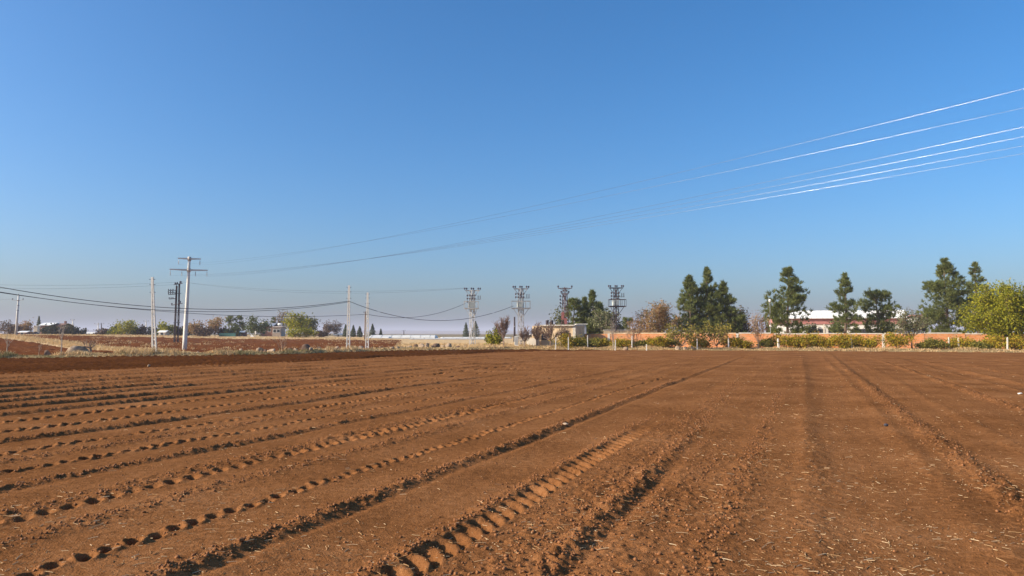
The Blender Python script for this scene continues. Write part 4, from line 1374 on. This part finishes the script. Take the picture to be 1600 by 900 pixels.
def hv_pole():
    Y = CAM_H * F_PX / 26
    b0 = at(288, 547, Y); tp = at(296, 404, Y)
    g0 = gz(b0.x, Y)
    H = tp.z - g0; dx = tp.x - b0.x
    t = thing('power_pole', 'tallest white round concrete pole with two crossarms and six hanging insulators', 'utility pole', (b0.x, Y, g0))
    ks = np.linspace(0, 1, 9)
    MB().tube([(dx * k, 0, -0.2 + (H + 0.2) * k) for k in ks], [0.25 - 0.12 * k for k in ks], 14).build('shaft', M['white_concrete'], t, True)
    # line direction for the arms
    ctr = Vector((33.2, -6.72)); d = (ctr - Vector((b0.x, Y))).normalized(); n = Vector((d.y, -d.x))
    if n.x < 0:
        n = -n
    n = (n + Vector((0.9, 0))).normalized()
    pts = []
    for (zpx, L) in ((404.5, 1.15), (422, 1.90)):
        z = at(296, zpx, Y).z - g0
        xx = dx * z / H
        for s in (-1, 1):
            e = n * (L * s)
            a = Vector((xx, 0, z)); bb = Vector((xx + e.x, e.y, z + 0.03))
            side = Vector((-n.y, n.x, 0)) * 0.10
            V = [a + side + Vector((0, 0, .10)), a - side + Vector((0, 0, .10)), a - side - Vector((0, 0, .10)), a + side - Vector((0, 0, .10)),
                 bb + side * .5 + Vector((0, 0, .06)), bb - side * .5 + Vector((0, 0, .06)), bb - side * .5 - Vector((0, 0, .05)), bb + side * .5 - Vector((0, 0, .05))]
            MB().add(V, [(0, 1, 2, 3), (7, 6, 5, 4), (0, 4, 5, 1), (1, 5, 6, 2), (2, 6, 7, 3), (3, 7, 4, 0)]).build('crossarm', M['white_concrete'], t)
        MB().tube([(xx, 0, z - 0.22), (xx, 0, z + 0.22)], [0.18, 0.18], 12).build('collar', M['concrete'], t, True)
        fr = (-0.92, 0.92) if L < 1.5 else (-0.96, -0.36, 0.36, 0.96)
        for q in fr:
            e = n * (L * q)
            p = Vector((xx + e.x, e.y, z - 0.05))
            MB().tube([p, p - Vector((0, 0, 0.12)), p - Vector((0, 0, 0.2)), p - Vector((0, 0, 0.5)), p - Vector((0, 0, 0.6))], [0.012, 0.012, 0.035, 0.035, 0.015], 6).build('insulator', M['galv'], t)
            pts.append(Vector((b0.x, Y, g0)) + p - Vector((0, 0, 0.6)))
    return pts, n


HVP, HVN = hv_pole()


def wire(name, P0, P1, sag, r, mat, label, group, n=40, cat='wire'):
    pts = []
    for i in range(n + 1):
        k = i / n
        p = Vector(P0).lerp(Vector(P1), k)
        p.z -= 4 * sag * k * (1 - k)
        pts.append(p)
    o = MB().tube(pts, r, 5).build(name, M[mat], None, True)
    return tag(o, label, cat, group)


_ctr = Vector((33.2, -6.72)); _d = (_ctr - HVP[0].xy).normalized(); _n = Vector((_d.y, -_d.x))
_n = -_n if _n.x < 0 and False else _n
offs = [-1, 1, -1.7, -0.6, 0.6, 1.7]
zs = [7.968 + 1.05] * 2 + [7.968] * 4
HVL = ['upper high voltage wire from the left insulator of the top crossarm', 'topmost high voltage wire from the right insulator of the top crossarm',
       'lowest of the six high voltage wires at the right edge', 'second lowest of the six high voltage wires at the right edge',
       'third lowest of the six high voltage wires at the right edge', 'third highest of the six high voltage wires at the right edge']
for i in range(6):
    e = _n * (offs[i] * 1.667)
    wire('power_line', HVP[i], (_ctr.x + e.x, _ctr.y + e.y, zs[i]), 1.513, 0.0041, 'alu', HVL[i], 'high voltage wires of the tall white pole', 60)


def pin_insulator(root, p, s=1.0, up=1, mat='insulator'):
    p = Vector(p)
    z = Vector((0, 0, up * s))
    return MB().tube([p, p + z * 0.10, p + z * 0.12, p + z * 0.22, p + z * 0.24, p + z * 0.34, p + z * 0.40],
                     [0.03 * s, 0.04 * s, 0.13 * s, 0.10 * s, 0.15 * s, 0.10 * s, 0.04 * s], 7).build('insulator', M[mat], root)


def lattice(t, H, wb, wt, mat, panels=9, legw=0.075, brw=0.038, z0=-0.1, twist=0.5):
    """four legs and cross braces"""
    c, s = math.cos(twist), math.sin(twist)

    def R(x, y, z):
        return Vector((x * c - y * s, x * s + y * c, z))
    def cor(i, k):
        w = (wb + (wt - wb) * k) / 2
        sx, sy = ((-1, -1), (1, -1), (1, 1), (-1, 1))[i % 4]
        return R(sx * w, sy * w, z0 + (H - z0) * k)
    for i in range(4):
        MB().beam(cor(i, 0), cor(i, 1), legw).build('leg', M[mat], t)
    for j in range(panels):
        k0, k1 = j / panels, (j + 1) / panels
        for i in range(4):
            a, b = (cor(i, k0), cor(i + 1, k1)) if (j + i) % 2 else (cor(i + 1, k0), cor(i, k1))
            MB().beam(a, b, brw).build('brace', M[mat], t)
            if j % 3 == 2:
                MB().beam(cor(i, k1), cor(i + 1, k1), brw).build('brace', M[mat], t)


def transformer_tower(px, Y, top, label, mat, plat_py, box=True, arms=3, seed=1, wide=2.0, platw=2.2, platoff=0.0, wb=0.60, wt=0.42, insmat='insulator', fuse_rows=3):
    rng = random.Random(seed)
    x = px_x(px, Y)
    g0 = gz(x, Y)
    H = at(px, top, Y).z - g0 - 0.55
    t = thing('transformer_tower', label, 'pylon', (x, Y, g0), 'lattice towers with transformers')
    lattice(t, H, wb, wt, mat, 10)
    zarm = H - 0.05
    MB().beam((-wide / 2, -0.1, zarm), (wide / 2, -0.1, zarm), 0.11).build('crossarm', M[mat], t)
    MB().beam((-wide / 2 * 0.8, 0.4, zarm - 0.02), (wide / 2 * 0.8, 0.4, zarm - 0.02), 0.09).build('crossarm', M[mat], t)
    for s in (-1, 0, 1):
        for o in (-0.13, 0.13):
            pin_insulator(t, (s * wide / 2 * 0.92 + o, -0.1 + o * 0.6, zarm + 0.05), 0.85)
    for s in (-1, 1):
        MB().beam((s * wt / 2, 0, zarm - 0.9), (s * wide / 2 * 0.9, -0.1, zarm - 0.05), 0.06).build('strut', M[mat], t)
    # switches and fuses
    for r in range(fuse_rows):
        zz = H - 0.75 - r * 0.42
        MB().beam((-0.75, -0.35, zz), (0.55, -0.35, zz), 0.07).build('crossarm', M[mat], t)
        for xx in (-0.68, -0.34, 0.0, 0.32):
            MB().tube([(xx, -0.42, zz - 0.16), (xx, -0.42, zz - 0.05), (xx, -0.42, zz + 0.05), (xx, -0.42, zz + 0.16)], [0.04, 0.10, 0.10, 0.04], 6).build('fuse', M[insmat], t)
    for xx in (0.78, 1.05):
        MB().tube([(xx, -0.1, H - 1.25), (xx, -0.1, H - 0.75)], 0.05, 6).build('arrester', M['insulator'], t)
    MB().beam((0.2, -0.1, H - 1.28), (1.15, -0.1, H - 1.28), 0.05).build('crossarm', M[mat], t)
    if box:
        zp = at(px, plat_py, Y).z - g0
        hp = 0.95
        for zz in (zp, zp + hp):
            for yy in (-0.75, 0.75):
                MB().beam((-platw / 2 + platoff, yy, zz), (platw / 2 + platoff, yy, zz), 0.09 if zz == zp else 0.06).build('platform_beam', M[mat], t)
            for xx in (-platw / 2, platw / 2):
                MB().beam((xx + platoff, -0.75, zz), (xx + platoff, 0.75, zz), 0.07).build('platform_beam', M[mat], t)
        for xx in (-platw / 2, -platw / 6, platw / 4, platw / 2):
            for yy in (-0.75, 0.75):
                MB().beam((xx + platoff, yy, zp), (xx + platoff, yy, zp + hp), 0.05).build('rail_post', M[mat], t)
        MB().box((platoff, 0, zp + 0.05), (platw - 0.1, 1.4, 0.06)).build('platform', M[mat], t)
        tb = MB().box((-0.12, -0.35, zp + 0.50), (0.85, 0.6, 0.78)).build('transformer', M['trafo'], t)
        for kx in range(5):
            MB().box((-0.42 + kx * 0.15, -0.70, zp + 0.48), (0.04, 0.1, 0.6)).build('fin', M['trafo'], tb)
        for kx in (-0.35, -0.1, 0.15):
            MB().tube([(kx, -0.35, zp + 0.89), (kx, -0.35, zp + 1.0), (kx, -0.35, zp + 1.2)], [0.07, 0.06, 0.03], 6).build('bushing', M['insulator'], tb)
        for s in (-1, 1):
            MB().beam((s * 0.35, -0.2, zp - 1.0), (s * platw * 0.42 + platoff, -0.2, zp), 0.06).build('strut', M[mat], t)
    return t, Vector((x, Y, g0)), H


T2 = transformer_tower(738, 100, 447, 'left pale lattice tower with white transformer and rows of dark fuses', 'pale_steel', 482, seed=2, platw=1.9, platoff=-0.15)
T3 = transformer_tower(814, 96, 444, 'middle pale lattice tower with splayed top above the pump house', 'galv', 482, seed=3, wide=1.9, platw=2.4, fuse_rows=2)
T5 = transformer_tower(963, 100, 443, 'right dark lattice tower with green grey transformer above the brick wall', 'dark_steel', 479, seed=4, wide=1.9, platw=2.2, platoff=0.15)


def red_pylon():
    Y = 108; px = 883
    x = px_x(px, Y); g0 = gz(x, Y)
    H = at(px, 449, Y).z - g0
    t = thing('lattice_pylon', 'rusty red lattice pylon with crossarm behind the plastered block', 'pylon', (x, Y, g0))
    lattice(t, H, 0.95, 0.40, 'rust', 11)
    for zz, w in ((H - 0.15, 2.0), (H - 0.95, 1.1)):
        MB().beam((-w / 2, -0.05, zz), (w / 2, -0.05, zz), 0.10).build('crossarm', M['rust'], t)
        for s in (-1, 1):
            pin_insulator(t, (s * w / 2, -0.05, zz + 0.03), 1.0)
            MB().beam((s * 0.15, -0.05, zz - 0.4), (s * w / 2 * 0.8, -0.05, zz), 0.05).build('strut', M['rust'], t)
    for k in range(4):
        zz = H - 1.4 - k * 0.5
        MB().beam((-0.75, -0.1, zz), (0.4, -0.1, zz), 0.06).build('crossarm', M['rust'], t)
        pin_insulator(t, (-0.7, -0.1, zz - 0.1), 0.9)
        pin_insulator(t, (-0.3 + 0.4 * (k % 2), -0.3, zz - 0.1), 0.9)
    MB().box((-0.34, -0.32, H - 4.2), (0.45, 0.05, 1.1)).build('warning_plate', M['red_paint'], t)
    MB().box((0.05, -0.52, H - 5.0), (0.4, 0.05, 0.9)).build('warning_plate', M['red_paint'], t)


red_pylon()


def dark_pylon():
    Y = 130; px = 276
    x = px_x(px, Y); g0 = gz(x, Y)
    H = at(px, 442, Y).z - g0
    t = thing('switch_pylon', 'dark twin leg pylon with stacked switches left of the tall white pole', 'pylon', (x, Y, g0))
    for s in (-1, 1):
        sub = [(s * 0.23 - .08, 0), (s * 0.23 + .08, 0)]
        for xx, yy in sub:
            MB().beam((xx * 1.35, -0.1, -0.1), (xx, 0, H - (0.5 if s < 0 else 0.2)), 0.12).build('leg', M['dark_steel'], t)
    n = 12
    for j in range(n):
        z0, z1 = H * j / n, H * (j + 1) / n * 0.985
        for s in (-1, 1):
            a, b = s * 0.23 - .08, s * 0.23 + .08
            if j % 2:
                a, b = b, a
            k = 1.35 - 0.35 * j / n
            MB().beam((a * k, -0.02, z0), (b * k, -0.02, z1), 0.06).build('brace', M['dark_steel'], t)
        if j in (3, 6, 9, 11):
            MB().beam((-0.6, -0.02, z1), (0.6, -0.02, z1), 0.08).build('tie_bar', M['dark_steel'], t)
    for py, L in ((454, 1.1), (457, 1.15), (460, 1.1), (467, 0.95)):
        z = at(px, py, Y).z - g0
        MB().beam((-0.3, -0.1, z + 0.05), (-0.4 - L, -0.35, z - 0.05), 0.10).build('switch_arm', M['dark_steel'], t)
        for q in (0.3, 0.65, 1.0):
            pin_insulator(t, (-0.4 - L * q, -0.3, z - 0.02), 0.75)
    z = at(px, 477, Y).z - g0
    MB().beam((-1.0, -0.1, z), (0.95, -0.1, z + 0.35), 0.09).build('crossarm', M['rust'], t)
    pin_insulator(t, (-0.95, -0.1, z), 1.0); pin_insulator(t, (0.5, -0.1, z + 0.3), 1.2)
    MB().beam((-0.7, -0.1, H - 0.35), (0.85, -0.1, H - 0.05), 0.10).build('crossarm', M['rust'], t)
    for xx, zz in ((-0.45, -0.3), (-0.1, -0.25), (0.4, -0.1), (0.55, -0.08)):
        pin_insulator(t, (xx, -0.1, H + zz), 1.0)
    return Vector((x, Y, g0)), H


T1 = dark_pylon()


def small_pole(px, Y, top, label, mat='white_concrete', arm=1.2, r=0.16, armpy=None, lean=0, name='utility_pole', bands=0):
    x = px_x(px, Y); g0 = gz(x, Y)
    H = at(px, top, Y).z - g0
    t = thing(name, label, 'utility pole', (x, Y, g0))
    MB().tube([(0, 0, -.2), (lean * 0.5, 0, H * .5), (lean, 0, H)], [r * 1.25, r, r * 0.75], 10).build('shaft', M[mat], t, True)
    if arm:
        z = (at(px, armpy, Y).z - g0) if armpy else H - 0.35
        MB().beam((lean - arm / 2, -r, z), (lean + arm / 2, -r, z), 0.10).build('crossarm', M['galv'], t)
        for s in (-1, 1):
            pin_insulator(t, (lean + s * arm / 2 * 0.9, -r, z + 0.04), 0.9)
        MB().tube([(lean, 0, H), (lean, 0, H + 0.25)], 0.05, 6).build('top_pin', M['insulator'], t)
    for i in range(bands):
        k = 0.62 + 0.12 * i
        MB().tube([(lean * k, 0, H * k - .08), (lean * k, 0, H * k + .08)], [r * 1.22] * 2, 10).build('band', M['galv'], t)
    return t, Vector((x + lean, Y, g0)), H


SP = small_pole(25, 165, 461, 'white concrete pole on the dry grass strip at the far left', arm=2.6, r=0.22, armpy=469, lean=0.25, bands=3)
small_pole(571, 190, 487, 'brown wooden pole close behind the right ladder pole', 'bark', 0.9, 0.28)
small_pole(804, 150, 495, 'plain dark pole left of the middle lattice tower', 'dark_steel', 0, 0.20, bands=1)
small_pole(113, 320, 499, 'short white pole above the dark hedge', arm=1.8, r=0.25)
small_pole(153, 330, 505, 'left one of two tiny poles between hedge and willow like tree', arm=3.2, r=0.22)
small_pole(158, 330, 505, 'right dark one of two tiny poles between hedge and willow like tree', 'dark_steel', 2.6, r=0.22)
small_pole(228, 300, 501, 'tiny white pole left of the leaning ladder pole', arm=2.0, r=0.22)
small_pole(287, 190, 496, 'short grey pole half hidden behind the tall white pole', 'galv', 0.0, 0.14)
small_pole(631, 420, 516, 'tiny dark pole above the longest greenhouse', 'dark_steel', 2.0, r=0.25)
# lamp beside the lone pine
x = px_x(1204, 96); g0 = gz(x, 96)
t = thing('street_lamp', 'white globe lamp on a thin post at the left side of the lone layered pine', 'lamp', (x, 96, g0))
Hl = at(1204, 472, 96).z - g0
MB().tube([(0, 0, 0), (0, 0, Hl)], [0.045, 0.03], 6).build('post', M['galv'], t)
MB().tube([(0, 0, Hl - .02), (0, 0, Hl + .06), (0, 0, Hl + .2), (0, 0, Hl + .34), (0, 0, Hl + .4)], [0.06, 0.13, 0.17, 0.13, 0.05], 10).build('globe', M['white_paint'], t, True)

# -- cables between the poles
def on_lp(lp, py):
    t, b, dx, H = lp
    z = at(545, py, b.y).z
    return Vector((b.x + dx * (z - b.z) / H, b.y - 0.1, z))


a2 = on_lp(LP2, 470.5); a3 = on_lp(LP3, 491)
wire('cable', at(-330, 372, 52), a2, 2.6, 0.028, 'cable', 'upper thick black cable sagging from the left edge to the middle ladder pole', 'thick black cables')
wire('cable', at(-330, 385, 50), a2 + Vector((0, 0, -0.10)), 2.50, 0.024, 'cable', 'lower thick black cable sagging from the left edge to the middle ladder pole', 'thick black cables')
wire('cable', at(-330, 397, 56), a3, 1.85, 0.022, 'cable', 'thin lowest black cable from the left edge to the right ladder pole', 'thick black cables')
wire('cable', a2, at(802, 478, 95.6), 2.05, 0.030, 'cable', 'thick black cable from the middle ladder pole to the middle lattice tower', 'thick black cables')
wire('cable', a3, at(727, 474, 99.6), 1.05, 0.025, 'cable', 'black cable from the right ladder pole to the left lattice tower', 'thick black cables')
wire('cable', at(543, 500, 83), a3 + Vector((0, 0, -0.05)), 0.05, 0.022, 'cable', 'short thin cable between the middle and the right ladder pole', 'thick black cables') if False else None
tb, tH = T1
for i, dz in enumerate((0.1, -0.25)):
    wire('thin_wire', Vector((tb.x + (-0.45, 0.5)[i], tb.y - 0.1, tb.z + tH + dz)), at(-420, (415, 425)[i], 118), 1.6, 0.012, 'cable', ('upper', 'lower')[i] + ' faint thin wire from the dark twin leg pylon to the left edge', 'faint thin wires')
    p2 = T2[1] + Vector((-0.9 + 0.9 * i, -0.1, T2[2] + 0.3))
    wire('thin_wire', Vector((tb.x + (0.4, 0.55)[i], tb.y - 0.1, tb.z + tH + 0.2)), p2, 1.0 + 0.3 * i, 0.011, 'cable', ('upper', 'lower')[i] + ' faint thin wire between dark pylon and left lattice tower', 'faint thin wires')
wire('thin_wire', SP[1] + Vector((-1.2, -0.2, SP[2] - 0.9)), at(-420, 468, 150), 1.0, 0.012, 'cable', 'faint thin wire leaving the white pole on the dry grass strip', 'faint thin wires')

# ------------------------------------------------------------------ fence posts
POSTS = [(888, 527, 80, 0.0, 'cream fence post among the bushes below the plastered block'), (868, 527, 82, 0.02, 'pale post beside the widest bare orchard tree'), (918, 524, 83, 0.0, 'pale grey fence post at the left end of the orange wall'),
         (947, 529, 84, -0.03, 'short pale post left of the bare sapling under the tower'), (961, 531, 78.5, 0.03, 'white fence post right of the bare sapling under the tower'), (987, 525, 81, 0.03, 'pale fence post beside the low twiggy sapling'), (1010, 538, 78, 0.0, 'short white post before the dark bush under the tan autumn tree'),
         (1089, 528, 79, 0.0, 'white fence post between the two yellowing fruit trees'), (1138, 528, 79, 0.0, 'white fence post right of the right yellowing fruit tree'), (1216, 529, 79, -0.05, 'thick white leaning post below the lone layered pine'),
         (1295, 529, 78, -0.06, 'white leaning post below the middle of the white building'), (1330, 528, 81, 0.0, 'short white post top among the yellow bushes'), (1482, 527, 74.5, 0.0, 'white fence post below the broad dense pine'),
         (1497, 528, 77, 0.0, 'grey white post just right of the post below the broad pine'), (1573, 527, 72.5, 0.04, 'white leaning fence post under the big yellow green tree')]
for px, top, Y, lean, lab in POSTS:
    Y = min(Y, edge_Y(px, 1.6 + (int(px) % 4) * 0.5)) if px > 1200 else Y
    x = px_x(px, Y); g0 = gz(x, Y)
    H = at(px, top, Y).z - g0
    w = 0.105 if 'thick' not in lab else 0.17
    o = MB().add([(-w / 2, -w / 2, -.1), (w / 2, -w / 2, -.1), (w / 2, w / 2, -.1), (-w / 2, w / 2, -.1),
                  (-w * .42 + lean * H, -w * .42, H - .03), (w * .42 + lean * H, -w * .42, H - .03), (w * .42 + lean * H, w * .42, H - .03), (-w * .42 + lean * H, w * .42, H - .03), (lean * H, 0, H + .02)],
                 [(3, 2, 1, 0), (0, 1, 5, 4), (1, 2, 6, 5), (2, 3, 7, 6), (3, 0, 4, 7), (4, 5, 8), (5, 6, 8), (6, 7, 8), (7, 4, 8)]).build('fence_post', M['white_concrete'])
    o.location = (x, Y, g0)
    tag(o, lab, 'post', 'concrete posts along the brick wall')


# ------------------------------------------------------------------ stones
def stone(px, Y, wpx, hpx, label, seed, mat='stone', group='stones lying along the left field edge', sink=0.32, inside=False, name='stone'):
    rng = np.random.default_rng(seed)
    V = ICO_V.copy(); Fq = ICO_F.copy()
    edges = {}
    V = list(map(np.array, V)); out = []
    for a, b2, c in Fq:
        ids = []
        for i, j in ((a, b2), (b2, c), (c, a)):
            key = (min(i, j), max(i, j))
            if key not in edges:
                m = V[i] + V[j]; V.append(m / np.linalg.norm(m)); edges[key] = len(V) - 1
            ids.append(edges[key])
        out += [(a, ids[0], ids[2]), (b2, ids[1], ids[0]), (c, ids[2], ids[1]), tuple(ids)]
    V = np.array(V)
    for k in range(8):      # chip flat faces into it
        n = rng.normal(size=3); n /= np.linalg.norm(n)
        dd = V @ n; lim = 0.42 + 0.3 * rng.random()
        V = V - np.outer(np.maximum(dd - lim, 0), n)
    V *= 0.92 + 0.16 * rng.random((len(V), 1))
    w = wpx * m_per_px(Y); h = hpx * m_per_px(Y)
    V = V * np.array([w / 1.8, w / 1.8 * 0.7, h / 1.6])
    x = px_x(px, Y)
    z = float(field_z(np.array([x]), np.array([Y]))[0]) if inside else gz(x, Y)
    o = link(name, mesh_np(name, V, np.array(out)), M[mat])
    o.location = (x, Y, z + h * (0.5 - sink))
    o.rotation_euler = (0, 0, rng.random() * 0.6 - 0.3)
    return tag(o, label, 'stone', group)


stone(122, 57.2, 36, 21, 'biggest tan boulder at the left field edge', 303)
stone(76, 56.6, 14, 11, 'dark brown rock left of the biggest boulder', 301, 'dark_stone')
stone(103, 56.3, 10, 5, 'small dark stone between the dark rock and the biggest boulder', 302, 'dark_stone')
stone(406, 64.5, 14, 9, 'pale boulder left of the dead shrub below the olive tree', 303)
stone(425, 64.0, 18, 8, 'flat pale boulder just left of the dead shrub below the olive tree', 304)
stone(416, 65.0, 8, 6, 'dark stone between the two pale boulders by the dead shrub', 305, 'dark_stone')
stone(454, 66.5, 12, 8, 'dark grey stone right of the dead shrub below the olive tree', 306, 'dark_stone')
stone(462, 66.5, 7, 9, 'small upright tan stone right of the dark grey one', 307)
stone(478, 67.5, 13, 13, 'pointed brown rock standing highest of the row before the ladder poles', 308, 'dark_stone')
stone(486, 67.0, 8, 7, 'round pale stone at the right foot of the pointed rock', 309)
GEN = [(500, 69.5, 9, 6), (511, 70, 8, 5), (526, 71.5, 8, 7), (536, 73, 12, 6), (556, 73.5, 14, 6), (563, 74, 10, 7), (596, 75.5, 9, 5), (612, 76, 8, 6), (640, 80, 10, 7), (650, 81, 10, 8), (660, 82, 12, 9), (667, 81.5, 10, 8),
       (683, 83, 14, 10), (693, 84, 9, 8), (701, 83.5, 12, 9), (716, 85, 10, 6), (376, 63.6, 7, 5), (352, 63.0, 9, 6), (344, 62.8, 6, 5), (310, 61.5, 7, 5), (622, 77, 6, 5), (676, 82, 6, 5), (727, 86, 8, 5), (546, 74, 6, 5), (583, 75, 6, 5), (630, 79, 8, 5)]
STONE_LAB = ['small tan stone at the right foot of the pointed brown rock', 'low pale stone second right of the pointed brown rock', 'small tan stone left of the middle ladder pole, nearest to it but one', 'flat dark stone close to the left foot of the middle ladder pole', 'flat broad pale stone right of the middle ladder pole', 'rounded tan stone between the two ladder poles', 'low dark stone just right of the right ladder pole', 'pale stone second right of the right ladder pole', 'leftmost stone of the heap before the left end of the dry grass patch', 'dark stone second in the heap before the dry grass patch', 'larger tan stone in the middle of the heap before the dry grass patch', 'upright pale stone just right of the larger tan one in the heap', 'largest dark stone near the right end of the heap before the dry grass', 'small pale stone right of the largest dark one', 'last tan stone of the heap towards the left lattice tower', 'flat dark stone alone left of the left lattice tower', 'small pale stone on the bank below the pair of dark conifers', 'low tan stone on the bank below the teal fence', 'tiny dark stone on the bank below the autumn brown tree', 'small tan stone on the bank right of the tall white pole', 'tiny pale stone midway between the right ladder pole and the heap', 'tiny dark stone tucked among the heap before the dry grass', 'last small stone below the left lattice tower', 'tiny tan stone left of the flat broad stone by the middle ladder pole', 'tiny dark stone at the right foot of the right ladder pole', 'small pale stone just left of the heap before the dry grass']
for i, (px, Y, w, h) in enumerate(GEN):
    stone(px, Y, w, h, STONE_LAB[i], 320 + i, 'stone' if i % 3 else 'dark_stone')
for i, (px, w, lab) in enumerate(((1058, 10, 'left of two pale rubble stones under the left yellowing fruit tree'), (1070, 9, 'right of two pale rubble stones under the left yellowing fruit tree'), (978, 9, 'pale rubble stone beside the low twiggy sapling'), (1082, 7, 'smallest pale rubble stone, left of the post between the fruit trees'))):
    stone(px, 79.2, w, 8, lab, 360 + i, group='rubble below the orange wall')
# few single things on the field
g = at(882, 664, CAM_H * F_PX / (664 - 521))
stone(882, g.y, 11, 4, 'pale flat stone on the long furrow in the middle of the field', 370, group=None, inside=True, sink=0.2)
stone(1589, CAM_H * F_PX / (615 - 521), 8, 3, 'white scrap lying on the soil at the right edge', 371, 'white_concrete', group=None, inside=True, sink=0.2, name='white_scrap')
stone(234, CAM_H * F_PX / (573 - 521), 5, 5, 'small pale stone on the dark soil strip below the leaning ladder pole', 373, 'stone', group=None, inside=True, sink=0.2)
stone(1380, CAM_H * F_PX / (665 - 521), 7, 5, 'black scrap lying alone on the right half of the field', 372, 'cable', group=None, inside=True, sink=0.2, name='black_scrap')

# ------------------------------------------------------------------ haze
HZ = 60.0
mh, nt, bs = new_mat('haze_air')
nt.nodes.remove(bs)
pv = nt.nodes.new('ShaderNodeVolumePrincipled')
pv.inputs['Color'].default_value = (0.66, 0.69, 0.82, 1)
pv.inputs['Density'].default_value = 0.00026
pv.inputs['Anisotropy'].default_value = 0.0
nt.links.new(pv.outputs[0], nt.nodes['Material Output'].inputs['Volume'])
o = MB().box((0, 0, (HZ - 8) / 2), (19000, 19000, HZ + 8)).build('haze', mh)
tag(o, None, None, kind='stuff')
